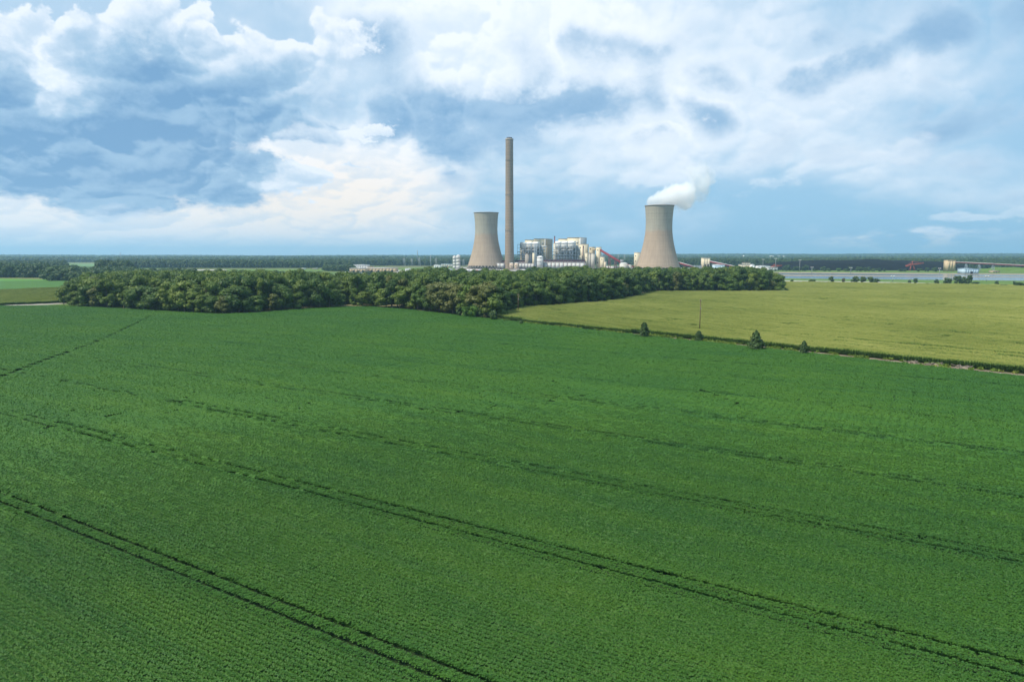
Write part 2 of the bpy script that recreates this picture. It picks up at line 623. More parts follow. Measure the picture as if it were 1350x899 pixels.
def ground_mat():
    def fn(N, out):
        p = pos(N)
        cell = N.voro(N.v('MULTIPLY', p, (.0016, .0010, 0)), 1.0, out='Color')
        r = sep(N, cell)[0]
        fld = N.ramp(r, [(0, (.055, .105, .028)), (.3, (.085, .14, .035)), (.55, (.13, .155, .05)), (.75, (.19, .165, .085)), (1, (.07, .12, .03))])
        n = N.noise(p, .05, 6, .6)
        k = N.m('ADD', .72, N.m('MULTIPLY', n, .56))
        principled(N, out, N.mix(1.0, fld, xyzn(N, k, k, k), 'MULTIPLY'), .95, .1)
    return mat('farmland', fn)


def plain_ground(name, a, b, scale=.2, scale2=3.0, bmp=0.0):
    def fn(N, out):
        p = pos(N)
        f = N.m('ADD', N.m('MULTIPLY', N.noise(p, scale, 6, .62), .65), N.m('MULTIPLY', N.noise(p, scale2, 4, .6), .35))
        principled(N, out, N.mix(N.ss(f, .34, .66), a, b), .95, .1, bump(N, f, .6, bmp) if bmp else None)
    return mat(name, fn)


M['ground'] = ground_mat()
M['soil_soy'] = plain_ground('soil_under_soy', (.018, .040, .012), (.030, .055, .018), .3, 2.0)
M['soil_corn'] = plain_ground('soil_under_corn', (.035, .055, .014), (.06, .07, .025), .3, 2.0)
M['margin'] = plain_ground('bare_margin', (.115, .085, .060), (.24, .20, .15), .25, 1.5, .1)
M['grass_bank'] = plain_ground('grass_bank', (.075, .135, .025), (.125, .185, .04), .03, .4)
M['green_crop'] = plain_ground('green_crop', (.050, .122, .024), (.072, .150, .030), .02, .3)
M['bright_crop'] = plain_ground('bright_crop', (.075, .190, .028), (.10, .225, .04), .02, .3)
M['pale_crop'] = plain_ground('pale_crop', (.10, .19, .075), (.14, .23, .09), .01, .2)
M['gravel'] = plain_ground('gravel', (.30, .28, .25), (.42, .40, .36), .05, 1.0)
M['yard'] = plain_ground('plant_yard', (.22, .21, .19), (.36, .34, .31), .04, .6)
M['road'] = plain_ground('farm_road', (.26, .24, .20), (.36, .33, .28), .1, 1.0)
M['dirt'] = plain_ground('dirt_berm', (.20, .17, .13), (.30, .26, .20), .05, .6)
M['coal'] = plain_ground('coal', (.0035, .004, .005), (.008, .0085, .010), .04, .8, .6)
M['hill'] = plain_ground('wooded_hill', (.028, .055, .02), (.045, .075, .025), .01, .05)


def water(N, out):
    p = pos(N)
    n = N.noise(N.v('MULTIPLY', p, (1, 1, 1)), .35, 3, .5)
    pr = principled(N, out, (.09, .11, .12), .12, .5, bump(N, n, .25, .1))
    N.put(pr.inputs['IOR'], 1.33)


M['water'] = mat('pond_water', water)


# ------------------------------------------------------------------ scattered vegetation
def scatter(name, P, units, rz, sc, idx, label, cat, z=0.0):
    """one 'stuff' object: units (unlinked meshes) instanced on the points P by geometry nodes"""
    P = np.asarray(P, np.float32)
    me = bpy.data.meshes.new(name)
    me.vertices.add(len(P))
    me.vertices.foreach_set('co', np.c_[P[:, :2], np.full(len(P), z) if np.isscalar(z) else z].astype(np.float32).ravel())
    sc = np.asarray(sc, np.float32)
    if sc.ndim == 1:
        sc = np.c_[sc, sc, sc]
    rot = np.c_[np.zeros(len(P)), np.zeros(len(P)), rz].astype(np.float32)
    for nm, arr, ty in (('rot', rot, 'FLOAT_VECTOR'), ('scl', sc, 'FLOAT_VECTOR')):
        at = me.attributes.new(nm, ty, 'POINT')
        at.data.foreach_set('vector', np.ascontiguousarray(arr, np.float32).ravel())
    at = me.attributes.new('pick', 'INT', 'POINT')
    at.data.foreach_set('value', np.asarray(idx, np.int32))
    o = obj(name, me)
    tag(o, label, cat, kind='stuff')
    ng = bpy.data.node_groups.new(name, 'GeometryNodeTree')
    ng.interface.new_socket('Geometry', in_out='INPUT', socket_type='NodeSocketGeometry')
    ng.interface.new_socket('Geometry', in_out='OUTPUT', socket_type='NodeSocketGeometry')
    nd, ln = ng.nodes, ng.links
    gi, go = nd.new('NodeGroupInput'), nd.new('NodeGroupOutput')
    join = nd.new('GeometryNodeJoinGeometry')
    for k, u in enumerate(units):
        oi = nd.new('GeometryNodeObjectInfo')
        oi.inputs['Object'].default_value = u
        iop = nd.new('GeometryNodeInstanceOnPoints')
        cmp_ = nd.new('FunctionNodeCompare')
        cmp_.data_type, cmp_.operation = 'INT', 'EQUAL'
        for nm, ty, tgt in (('pick', 'INT', cmp_.inputs[2]), ('rot', 'FLOAT_VECTOR', None), ('scl', 'FLOAT_VECTOR', iop.inputs['Scale'])):
            na = nd.new('GeometryNodeInputNamedAttribute')
            na.data_type = ty
            na.inputs['Name'].default_value = nm
            if nm == 'rot':
                er = nd.new('FunctionNodeEulerToRotation')
                ln.new(na.outputs[0], er.inputs[0])
                ln.new(er.outputs[0], iop.inputs['Rotation'])
            else:
                ln.new(na.outputs[0], tgt)
        cmp_.inputs[3].default_value = k
        ln.new(gi.outputs[0], iop.inputs['Points'])
        ln.new(cmp_.outputs[0], iop.inputs['Selection'])
        ln.new(oi.outputs['Geometry'], iop.inputs['Instance'])
        ln.new(iop.outputs[0], join.inputs[0])
    ln.new(join.outputs[0], go.inputs[0])
    mod = o.modifiers.new('scatter', 'NODES')
    mod.node_group = ng
    return o


def quads(cen, nrm, size, rng, elong=1.0, spin=True):
    """square leaf faces at cen facing nrm"""
    n = len(cen)
    nrm = nrm / (np.linalg.norm(nrm, axis=1)[:, None] + 1e-9)
    ref = rng.normal(size=(n, 3))
    a = np.cross(nrm, ref)
    a /= np.linalg.norm(a, axis=1)[:, None] + 1e-9
    b = np.cross(nrm, a)
    s = np.asarray(size).reshape(-1, 1) * .5
    a, b = a * s * elong, b * s
    V = np.stack([cen - a - b * .6, cen + a * .2 - b, cen + a + b * .5, cen - a * .3 + b], 1).reshape(-1, 3)
    F = np.arange(4 * n).reshape(-1, 4)
    return V, F


def unit(name, V, F, mt, mi=None):
    me = mesh_from(name, V, np.asarray(F), None)
    for m_ in mt:
        me.materials.append(m_)
    if mi is not None:
        me.polygons.foreach_set('material_index', np.asarray(mi, np.int32))
    return bpy.data.objects.new(name, me)


def soy_unit(seed, length, rows, pitch, per_m, size, dip=.48, tilt=.36, slope=1.5):
    rng = np.random.default_rng(seed)
    n = int(length * rows * per_m)
    s = rng.uniform(-length / 2, length / 2, n)
    row = rng.integers(0, rows, n)
    off = np.clip(rng.normal(0, .44, n), -1.0, 1.0) * pitch * .5
    q = (row - (rows - 1) / 2) * pitch + off
    k = np.floor(s / .27).astype(int)
    ph = rng.normal(0, .05, (rows, 200))
    fr = (s / .27 - k - .5) * 2
    plant = ph[row, k + 100] - .07 * fr * fr
    z = .80 - dip * (off / (pitch * .5)) ** 2 + plant + rng.normal(0, .045, n)
    nr = np.c_[fr * tilt + rng.normal(0, tilt, n), off / pitch * slope + rng.normal(0, tilt, n), np.ones(n)]
    V, F = quads(np.c_[s, q, np.maximum(z, .12)], nr, rng.uniform(.7, 1.25, n) * size, rng, 1.1)
    return V, F


def soy_rows(seed, length, rows, pitch, leaves=17, size=.21, deep=.11):
    """closed leafy ridges, for plants too far away to show single leaves"""
    rng = np.random.default_rng(seed)
    nx, ny = int(length * 6.3), rows * 4 + 1
    x, y = np.linspace(-length / 2, length / 2, nx), np.linspace(-rows * pitch / 2, rows * pitch / 2, ny)
    X, Y = np.meshgrid(x, y)
    Z = .77 - deep + deep * np.cos((Y / pitch + (.5 if rows % 2 == 0 else 0)) * math.tau) + rng.normal(0, .045, X.shape)
    V = np.c_[(X + rng.normal(0, .03, X.shape)).ravel(), Y.ravel(), Z.ravel()]
    F = np.array([(j * nx + i, j * nx + i + 1, (j + 1) * nx + i + 1, (j + 1) * nx + i) for j in range(ny - 1) for i in range(nx - 1)])
    n = int(leaves * rows * length)
    k = rng.integers(0, len(V), n)
    lv, lf = quads(V[k] + np.c_[rng.normal(0, .05, (n, 2)), rng.uniform(-.01, .08, n)], np.c_[rng.normal(0, .4, (n, 2)), np.ones(n)], rng.uniform(.66, 1.33, n) * size, rng, 1.1)
    return np.vstack([V, lv]), np.vstack([F, lf + len(V)])

# ------------------------------------------------------------------ the land
rng = np.random.default_rng(11)


def sheet(name, pts, z, mt, kind='structure', parent=None):
    mb = MB().quad([(p[0], p[1], z) for p in pts])
    o = mb.build(name, mt, parent)
    if kind and parent is None:
        o['kind'] = kind
    return o


R = 32000
sheet('ground', [(-R, -R), (R, -R), (R, R), (-R, R)], 0.0, M['ground'])

WOOD_FRONT = [G(*p) for p in [(80, 404), (130, 406), (200, 410), (290, 415), (340, 413), (400, 408), (460, 405), (490, 405), (540, 409),
                              (600, 416), (650, 421), (690, 408), (745, 405), (800, 400), (830, 395), (860, 387), (1026, 387)]]
SOY_EDGE = [(-10.7, 382.5), (9.9, 353.1), (58.8, 300.1), (95.1, 260.8), (130.4, 220.9), (150.2, 197.3), (230, 104), (285, 40)]
soy_poly = SOY_EDGE + [(285, 15), (-480, 15), (-480, 387), (-360, 479)] + [tuple(p + np.array([0, -1.5])) for p in WOOD_FRONT[:11]]
sheet('soybean_field', soy_poly, .02, M['soil_soy'])
nstrip = np.array([.737, .675]) * 8.5
CORN_EDGE = [tuple(np.array(p) + nstrip * f) for p, f in zip(SOY_EDGE, (.45, .5, .7, .85, 1, 1, 1, 1))]
corn_poly = [(-4, 405), (6.5, 448), (36.8, 470), (70.8, 507), (95.3, 551), (131.5, 638), (262, 640), (300, 760), tuple(G(1030, 373.4)),
             tuple(G(1350, 378.4)), (900, 640), (900, 40), (300, 25)] + CORN_EDGE[::-1]
sheet('corn_field', corn_poly, .03, M['soil_corn'])
sheet('field_margin', [(-14, 386)] + SOY_EDGE[1:] + CORN_EDGE[::-1] + [(-4, 405), (-10, 402)], .045, M['margin'])
# left: farm track, small corn field, green crops
road_a = [G(-90, 407), G(0, 404.2), G(60, 402), G(88, 400.5), G(88, 399.3), G(60, 400.2), G(0, 402.3), G(-90, 405)]
sheet('farm_track', road_a, .04, M['road'])
lcorn = [tuple(G(*p)) for p in [(-90, 405), (0, 402.6), (60, 400.4), (86, 399), (104, 380.5), (60, 382.6), (0, 385), (-90, 388)]]
sheet('corn_field', lcorn, .035, M['soil_corn'])
sheet('green_field', [G(*p) for p in [(-90, 388), (0, 385), (60, 382.6), (110, 380), (113, 371.4), (90, 370.4), (40, 370), (-90, 371.5)]], .05, M['green_crop'])
sheet('bright_field', [G(*p) for p in [(-90, 371.5), (40, 370), (90, 370.4), (60, 368.5), (-90, 365.6)]], .05, M['bright_crop'])
sheet('distant_field', [G(*p) for p in [(86, 351), (150, 351.4), (156, 347.4), (88, 348)]], .15, M['pale_crop'])
sheet('distant_field', [G(*p) for p in [(86, 358.4), (134, 358), (130, 356.2), (90, 356.4)]], .12, M['pale_crop'])
sheet('distant_field', [G(*p) for p in [(255, 359.5), (300, 359), (450, 358), (450, 354.6), (330, 355), (256, 355.6)]], .12, M['grass_bank'])
sheet('gravel_lot', [G(*p) for p in [(256, 357), (300, 356.8), (296, 355.6), (258, 355.7)]], .2, M['gravel'])
sheet('gravel_lot', [G(*p) for p in [(440, 362), (600, 364), (600, 356.5), (530, 355.8), (450, 357)]], .2, M['gravel'])
sheet('grass_strip', [G(*p) for p in [(520, 356.2), (600, 357), (600, 352.8), (556, 352.6), (520, 353.4)]], .25, M['grass_bank'])
sheet('plant_yard', [(XA(590, 1300), 1300), (XA(905, 1200), 1200), (XA(1000, 1500), 1500), (XA(900, 1900), 1900), (XA(590, 2000), 2000)], .16, M['yard'])
# right: grass bank, gravel road, ponds and their berms
sheet('grass_bank', [G(*p) for p in [(960, 372.5), (1030, 373.3), (1350, 378.2), (1480, 381), (1480, 371.6), (1350, 370.4), (1030, 367.2), (960, 366.4)]], .06, M['grass_bank'])
sheet('gravel_road', [G(*p) for p in [(960, 371.8), (1030, 372.4), (1180, 374.3), (1290, 376.2), (1290, 374.9), (1180, 372.2), (1030, 369.8), (960, 369)]], .10, M['gravel'])
sheet('pond', [G(*p) for p in [(960, 366.2), (1030, 367.1), (1350, 370.2), (1480, 371.4), (1480, 366.6), (1350, 365.8), (1030, 364.0), (960, 363.6)]], .08, M['water'])
sheet('berm', [G(*p) for p in [(960, 363.6), (1030, 364.0), (1350, 365.8), (1480, 366.6), (1480, 365.6), (1350, 364.9), (1030, 362.3), (960, 361.7)]], .16, M['dirt'])
sheet('pond', [G(*p) for p in [(960, 361.7), (1030, 362.3), (1350, 364.9), (1480, 365.6), (1480, 363.3), (1350, 362.8), (1030, 360.4), (960, 360)]], .09, M['water'])
sheet('far_bank', [G(*p) for p in [(960, 360), (1030, 360.4), (1350, 362.8), (1480, 363.3), (1480, 361), (1350, 361), (1030, 358.7), (960, 358.5)]], .14, M['dirt'])
sheet('grass_flat', [G(*p) for p in [(960, 358.5), (1030, 358.7), (1350, 361), (1480, 361), (1480, 352), (1290, 353), (1240, 355), (1030, 355.5), (960, 356)]], .15, M['grass_bank'])


def mound(name, cx, cy, rx, ry, h, rz, mt, seed=0, flat=1.6, label=None, cat=None):
    nx, ny = 60, 24
    u, v = np.meshgrid(np.linspace(-1, 1, nx), np.linspace(-1, 1, ny))
    r = (np.abs(u) ** 2.6 + np.abs(v) ** 2.2)
    z = h * np.clip(1 - r, 0, 1) ** (1 / flat)
    z *= 1 + .10 * np.sin(u * 9 + seed) * np.cos(v * 4 + seed) + .05 * np.sin(u * 23 + v * 9 + seed)
    c, s = math.cos(rz), math.sin(rz)
    V = np.c_[(u * rx).ravel(), (v * ry).ravel(), z.ravel() - .4]
    F = [(j * nx + i, j * nx + i + 1, (j + 1) * nx + i + 1, (j + 1) * nx + i) for j in range(ny - 1) for i in range(nx - 1)]
    o = obj(name, mesh_from(name, V, F, mt, True), None, (cx, cy, 0), rz)
    if label:
        tag(o, label, cat)
    else:
        o['kind'] = 'structure'
    return o


def hill_h(x, y):
    f = np.clip((x / np.maximum(y, 1) + .10) / .5, 0, 1)
    f = f * f * (3 - 2 * f)
    w = np.sin(np.clip((y - 5600) / 4200, 0, 1) * math.pi)
    n = .5 + .28 * np.sin(x * .0011 + 1.3) + .16 * np.sin(x * .0031 + .4) + .08 * np.sin(x * .0083)
    return w * (3 + 12 * n + f * 17)


def build_hills():
    xs, ys = np.linspace(-9500, 9500, 150), np.linspace(5600, 9800, 18)
    X, Y = np.meshgrid(xs, ys)
    Z = hill_h(X, Y) - .3
    nx = len(xs)
    F = [(j * nx + i, j * nx + i + 1, (j + 1) * nx + i + 1, (j + 1) * nx + i) for j in range(len(ys) - 1) for i in range(nx - 1)]
    o = obj('hills', mesh_from('hills', np.c_[X.ravel(), Y.ravel(), Z.ravel()], F, M['hill'], True))
    o['kind'] = 'structure'


build_hills()
mound('grass_mound', XA(1330, 1500), 1500, 60, 30, 9, 0, M['grass_bank'], 2)
mound('grass_mound', XA(1380, 1450), 1460, 70, 26, 7, 0, M['grass_bank'], 5)

# ------------------------------------------------------------------ soybeans
TH = math.radians(-31.5)
E_ = np.array([math.cos(TH), math.sin(TH)])
N_ = np.array([-math.sin(TH), math.cos(TH)])
SWALE = [G(*p) for p in [(-40, 516), (0, 500), (65, 475), (100, 463), (130, 452), (170, 433), (205, 415)]]
TRACKS = [43.1 + 26.55 * k for k in range(-1, 13)]


def in_view(P, lim=43):
    return np.abs(np.degrees(np.arctan2(P[:, 0], P[:, 1]))) < lim


def wave(s, seed):
    return .5 * np.sin(s * .11 + seed * 1.7) + .3 * np.sin(s * .37 + seed * 2.9) + .2 * np.sin(s * .83 + seed)


def build_soy():
    PITCHROW = .62
    near = []
    for lv in range(4):                                            # fewer single leaves with distance
        for i in range(4):
            v0, f0 = soy_rows(20 + i + 10 * lv, 1.75, 1, PITCHROW, 17, .20, [.26, .20, .15, .11][lv])
            if lv < 3:
                v1, f1 = soy_unit(70 + i + 10 * lv, 1.75, 1, PITCHROW, [95, 62, 26][lv], [.12, .135, .15][lv], [.62, .5, .46][lv], .34, 2.0)
                v0[:len(v0)] -= (0, 0, [.26, .11, .03][lv])
                v0, f0 = np.vstack([v0, v1]), np.vstack([f0, f1 + len(v0)])
            near.append(unit('soy_row', v0, f0, [M['soy']]))
    edge = [unit('soy_row', *soy_unit(120 + i, 1.75, 1, PITCHROW, 120, .13, .05, .3, .5), [M['soy']]) for i in range(3)]   # open-sided rows beside a track
    far = [unit('soy_rows', *soy_rows(40 + i, 4.2, 2, PITCHROW), [M['soy']]) for i in range(6)]
    allP, alls, allr, alli = [], [], [], []
    for lod, (step_q, step_s, d0, d1) in enumerate([(PITCHROW, 1.6, 10, 170), (2 * PITCHROW, 4.0, 170, 700)]):
        qs = np.arange(-300 if lod else -60, 560, step_q)
        ss = np.arange(-560, 420, step_s)
        Q, Sx = np.meshgrid(qs, ss, indexing='ij')
        Q, Sx = Q.ravel(), Sx.ravel()
        Sx = Sx + rng.uniform(-.5, .5, len(Sx)) * step_s * .25
        P = Sx[:, None] * E_ + Q[:, None] * N_
        d = np.hypot(P[:, 0], P[:, 1])
        d = d + 26 * wave(P[:, 0] * .5 + P[:, 1] * .3, 2)        # ragged change from fine to coarse plants
        k = (d >= d0) & (d < d1) & (P[:, 1] > 36) & in_view(P)
        P, Q, Sx = P[k], Q[k], Sx[k]
        k = inside(P, soy_poly)
        P, Q, Sx = P[k], Q[k], Sx[k]
        h = rng.uniform(.95, 1.05, len(P)) + .05 * wave(Sx * .6 + Q * .21, 3) + .03 * wave(Q * 2.3 - Sx * .1, 5)
        w = rng.uniform(.97, 1.10, len(P))
        gone = np.zeros(len(P), bool)
        open_side = np.zeros(len(P), bool)
        # wheel tracks: pairs of pressed rows every 26.5 m
        for i, t in enumerate(TRACKS):
            for j, o in enumerate((-1.05, 1.05)):
                hit = np.abs(Q - (t + o)) < (.311 if lod == 0 else .621)
                lvl = wave(Sx * .5, i + j * 4) + rng.normal(0, .2, len(P))
                if lod == 0:                                       # soil shows between the rows
                    side = (np.abs(Q - (t + o)) < .931) & ~hit
                    close = np.hypot(P[:, 0], P[:, 1]) + rng.normal(0, 6, len(P)) < 108
                    far_row = side & (Q > t + o)
                    gone |= hit
                    open_side |= (side & close) | (far_row & ~close & (rng.uniform(size=len(P)) < .55))
                    w = np.where(side & close, w * np.where(lvl > .6, 1.0, np.where(lvl > -.6, 1.26, 1.42)), w)
                    w = np.where(side & ~close, w * np.where(Q > t + o, 1.3, 1.9), w)
                else:
                    open_side |= hit & (rng.uniform(size=len(P)) < .6)
        for t in (30.5, 57.5):                                     # fainter planter rows
            w = np.where(np.abs(Q - t) < .311, .62, w)
        sw = dist_poly(P, SWALE)
        h = np.where(sw < 1.0, .12, h)
        keep = ~gone
        P, h, w, open_side = P[keep], h[keep], w[keep], open_side[keep]
        n = len(P)
        allP.append(P)
        alls.append(np.c_[np.where(open_side, 2.45, 1.0) if lod else np.ones(n), np.where(open_side & (lod == 1), 1.25, w), h])
        allr.append(np.where(rng.uniform(size=n) < .5, TH, TH + math.pi))
        if lod == 0:
            lv = np.clip(np.floor((np.hypot(P[:, 0], P[:, 1]) - 62) / 30 + rng.normal(0, .5, n)), 0, 3).astype(int)
            alli.append(np.where(open_side, 22 + rng.integers(0, 3, n), lv * 4 + rng.integers(0, 4, n)))
        else:
            alli.append(np.where(open_side, 22 + rng.integers(0, 3, n), rng.integers(16, 22, n)))
    scatter('soybean_crop', np.vstack(allP), near + far + edge, np.concatenate(allr), np.vstack(alls), np.concatenate(alli),
            'green soybean plants in close rows filling the wide front field', 'soybeans', z=.02)


build_soy()


# ------------------------------------------------------------------ corn
def corn_unit(seed, size=3.04, nrow=4, nper=9, wide=1.0):
    r = np.random.default_rng(seed)
    V, F, mi, n0 = [], [], [], 0
    for i in range(nrow):
        for j in range(nper):
            x = (j + .5 + r.uniform(-.3, .3)) / nper * size - size / 2
            y = (i + .5) / nrow * size - size / 2 + r.normal(0, .05)
            hh = r.uniform(2.15, 2.55)
            t0 = r.uniform(0, math.tau)
            for L in range(6):
                t = t0 + L * math.pi + r.normal(0, .45)
                zb = hh * (.28 + .12 * L)
                ln = r.uniform(.55, .85)
                c, s = math.cos(t), math.sin(t)
                wx, wy = -s * .085 * wide, c * .085 * wide
                p0, p1, p2 = (0, zb), (ln * .5, zb + .32), (ln, zb + r.uniform(-.15, .15))
                V += [(x + c * p0[0] - wx * .5, y + s * p0[0] - wy * .5, p0[1]), (x + c * p0[0] + wx * .5, y + s * p0[0] + wy * .5, p0[1]),
                      (x + c * p1[0] + wx, y + s * p1[0] + wy, p1[1]), (x + c * p1[0] - wx, y + s * p1[0] - wy, p1[1]),
                      (x + c * p2[0] + wx * .3, y + s * p2[0] + wy * .3, p2[1]), (x + c * p2[0] - wx * .3, y + s * p2[0] - wy * .3, p2[1])]
                F += [(n0, n0 + 1, n0 + 2, n0 + 3), (n0 + 3, n0 + 2, n0 + 4, n0 + 5)]
                mi += [2, 2] if L >= 4 else [0, 0]  # painted-light leaf copy on top, painted-shade copy below
                n0 += 6
            for t in (t0, t0 + 1.57):
                c, s = math.cos(t) * .13 * wide, math.sin(t) * .13 * wide
                V += [(x, y, hh - .15), (x + c, y + s, hh + .1), (x, y, hh + .26), (x - c, y - s, hh + .1)]
                F += [(n0, n0 + 1, n0 + 2, n0 + 3)]
                mi += [1]
                n0 += 4
            V += [(x - .02, y, .1), (x + .02, y, .1), (x + .015, y, hh), (x - .015, y, hh)]
            F += [(n0, n0 + 1, n0 + 2, n0 + 3)]
            mi += [0]
            n0 += 4
    return unit('corn_rows', np.array(V), np.array(F), [M['corn'], M['tassel'], M['corn_top_lit']], mi)


CORN_UNITS = [corn_unit(60 + i, wide=1.25) for i in range(6)]


def build_corn(name, poly, ang, label, gaps=(), lines=()):
    e, n = np.array([math.cos(ang), math.sin(ang)]), np.array([-math.sin(ang), math.cos(ang)])
    pl = np.array(poly)
    a, b = pl @ e, pl @ n
    S_, Q_ = np.meshgrid(np.arange(a.min(), a.max(), 3.0), np.arange(b.min(), b.max(), 3.0))
    P = S_.ravel()[:, None] * e + Q_.ravel()[:, None] * n
    P = P[in_view(P, 43)]
    P = P[inside(P, poly)]
    k = len(P)
    h = rng.uniform(.93, 1.07, k) + .05 * wave(P[:, 0] * .25, 1) + .05 * wave(P[:, 1] * .2, 4) + .07 * wave((P @ n) * .9, 6)
    ri = np.round((P @ n) / 3.0).astype(int)
    rowh = rng.normal(0, .06, 4000)[ri % 4000]
    h = h + rowh * (.6 + .5 * wave((P @ e) * .3, 2))
    for gx, gy, rx, ry in gaps:
        h = np.where(((P[:, 0] - gx) / rx) ** 2 + ((P[:, 1] - gy) / ry) ** 2 < 1, .5, h)
    for ln, w in lines:
        h = np.where(dist_poly(P, ln) < w, .62, h)
    scatter(name, P, CORN_UNITS, ang + np.where(rng.uniform(size=k) < .5, 0, math.pi), np.c_[np.ones(k), np.ones(k), h], rng.integers(0, 6, k), label, 'corn', z=.03)


gp = []
for px, py, rx, ry in [(1135, 387.5, 9, 4), (1192, 393, 4, 6), (1228, 384.5, 10, 6), (1275, 388, 5, 8), (795, 407, 7, 4), (812, 403, 5, 3), (740, 413, 7, 4),
                       (869, 413, 5, 4), (882, 427, 6, 3), (915, 434, 5, 3), (1042, 432, 7, 3), (1120, 424, 8, 3), (1240, 405, 12, 4), (1080, 398, 10, 4)]:
    g = G(px, py)
    gp.append((g[0], g[1], rx, ry))
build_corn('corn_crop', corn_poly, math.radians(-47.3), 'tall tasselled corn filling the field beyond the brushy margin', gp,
           [([G(825, 396.5), G(940, 408), G(1100, 426), G(1360, 456)], 1.6), ([G(1030, 396), G(1200, 398.5), G(1360, 401)], 2.2), ([G(1040, 386), G(1360, 391)], 2.6), ([G(1150, 440), G(1360, 462)], 1.6)])
build_corn('corn_crop', lcorn, math.radians(-30), 'dry-topped corn in the small field beside the farm track', [(*G(12, 389), 8, 8), (*G(52, 396), 6, 6)])


# ------------------------------------------------------------------ trees
def crown_mesh(seed, h=20.0, r=5.2, base=2.0, lobes=16, nq=1500, size=.75, core=True, top=.62):
    g = np.random.default_rng(seed)
    cz = base + (h - base) * .52
    cen, rad = [], []
    for k in range(lobes):
        t = g.uniform(0, math.tau)
        u = (k + .5) / lobes
        zz = base + (h - base) * (.12 + .80 * u)
        taper = math.sqrt(max(0.05, 1 - abs((u - .38) / .68) ** 2.4))
        rr = r * taper * g.uniform(.40, .74)
        lr = r * g.uniform(.32, .56) * (0.75 + .35 * taper)
        zz = min(zz, h - lr * .85)
        cen.append((rr * math.cos(t * 1.0 + k * 2.4), rr * math.sin(t + k * 2.4), zz))
        rad.append(lr)
    cen.append((0, 0, h - r * .5))
    rad.append(r * .5)
    cen, rad = np.array(cen), np.array(rad)
    w = rad ** 2 / (rad ** 2).sum()
    k = g.choice(len(rad), nq * 2, p=w)
    d = g.normal(size=(nq * 2, 3))
    d[:, 2] = d[:, 2] * .85 + .25
    d /= np.linalg.norm(d, axis=1)[:, None]
    P = cen[k] + d * (rad[k] * g.uniform(.82, 1.10, nq * 2))[:, None]
    keep = np.ones(len(P), bool)
    for c, rr in zip(cen, rad):
        keep &= np.linalg.norm(P - c, axis=1) > rr * .80
    keep &= P[:, 2] > base * .5
    P, d = P[keep][:nq], d[keep][:nq]
    V, F = quads(P, d + g.normal(0, .38, P.shape), size * g.uniform(.6, 1.35, len(P)), g, 1.2)
    V, F = [V], [list(f) for f in F]
    n0 = len(V[0])
    if core:
        for c, rr in zip(cen, rad):
            v, f = ICO
            vv = c + v * rr * .80 * (1 + g.normal(0, .05, (len(v), 1)))
            V.append(vv)
            F += [[i + n0 for i in t] for t in f]
            n0 += len(v)
    return mesh_from('crown', np.vstack(V), F, None)


def ico():
    t = (1 + 5 ** .5) / 2
    v = np.array([(-1, t, 0), (1, t, 0), (-1, -t, 0), (1, -t, 0), (0, -1, t), (0, 1, t), (0, -1, -t), (0, 1, -t), (t, 0, -1), (t, 0, 1), (-t, 0, -1), (-t, 0, 1)], float)
    v /= np.linalg.norm(v[0])
    f = [(0, 11, 5), (0, 5, 1), (0, 1, 7), (0, 7, 10), (0, 10, 11), (1, 5, 9), (5, 11, 4), (11, 10, 2), (10, 7, 6), (7, 1, 8), (3, 9, 4), (3, 4, 2), (3, 2, 6), (3, 6, 8), (3, 8, 9), (4, 9, 5), (2, 4, 11), (6, 2, 10), (8, 6, 7), (9, 8, 1)]
    return v, f


ICO = ico()


def trunk_mesh(seed, h=20.0, r=.38):
    g = np.random.default_rng(seed)
    mb = MB()
    p = np.array([0, 0, -.2])
    rr = r
    for k in range(5):
        q = p + np.array([g.normal(0, .25), g.normal(0, .25), h * .16])
        mb.tube(p, q, rr, rr * .8, 7, cap=False)
        if k >= 1:
            for s in range(2):
                t = g.uniform(0, math.tau)
                L = h * g.uniform(.12, .2)
                mb.tube(q, q + np.array([math.cos(t) * L * .75, math.sin(t) * L * .75, L * .7]), rr * .5, rr * .18, 5, cap=False)
        p, rr = q, rr * .8
    return mb.mesh('trunk', M['bark'])


SHAPES = [dict(r=5.6, base=1.2, lobes=13), dict(r=4.6, base=1.0, lobes=13), dict(r=6.2, base=1.6, lobes=11), dict(r=4.0, base=.8, lobes=15),
          dict(r=5.0, base=2.2, lobes=11), dict(r=5.8, base=1.0, lobes=17), dict(r=4.4, base=2.8, lobes=12), dict(r=5.2, base=.8, lobes=14)]
WORDS = ['rounded', 'tall-domed', 'broad', 'narrow', 'open-crowned', 'many-lobed', 'high-crowned', 'full-skirted']
CROWNS = [crown_mesh(100 + i, nq=1500, **s) for i, s in enumerate(SHAPES)]
TRUNKS = [trunk_mesh(200 + i) for i in range(4)]
for c in CROWNS:
    c.materials.append(M['tree'])


def tone(name, stops):
    return leafy(name, stops, .18, rough_noise=.42, objrand=.58)


TONES = [('dark green', tone('leaf_dark', [(0, (.030, .064, .013)), (.5, (.056, .104, .018)), (1, (.088, .142, .025))])),
         ('mid-green', tone('leaf_mid', [(0, (.050, .098, .016)), (.5, (.082, .138, .021)), (1, (.114, .168, .029))])),
         ('yellowish green', tone('leaf_yellow', [(0, (.076, .124, .018)), (.5, (.116, .168, .025)), (1, (.156, .202, .034))])),
         ('olive-brown', tone('leaf_olive', [(0, (.080, .100, .023)), (.5, (.114, .130, .032)), (1, (.150, .156, .046))]))]


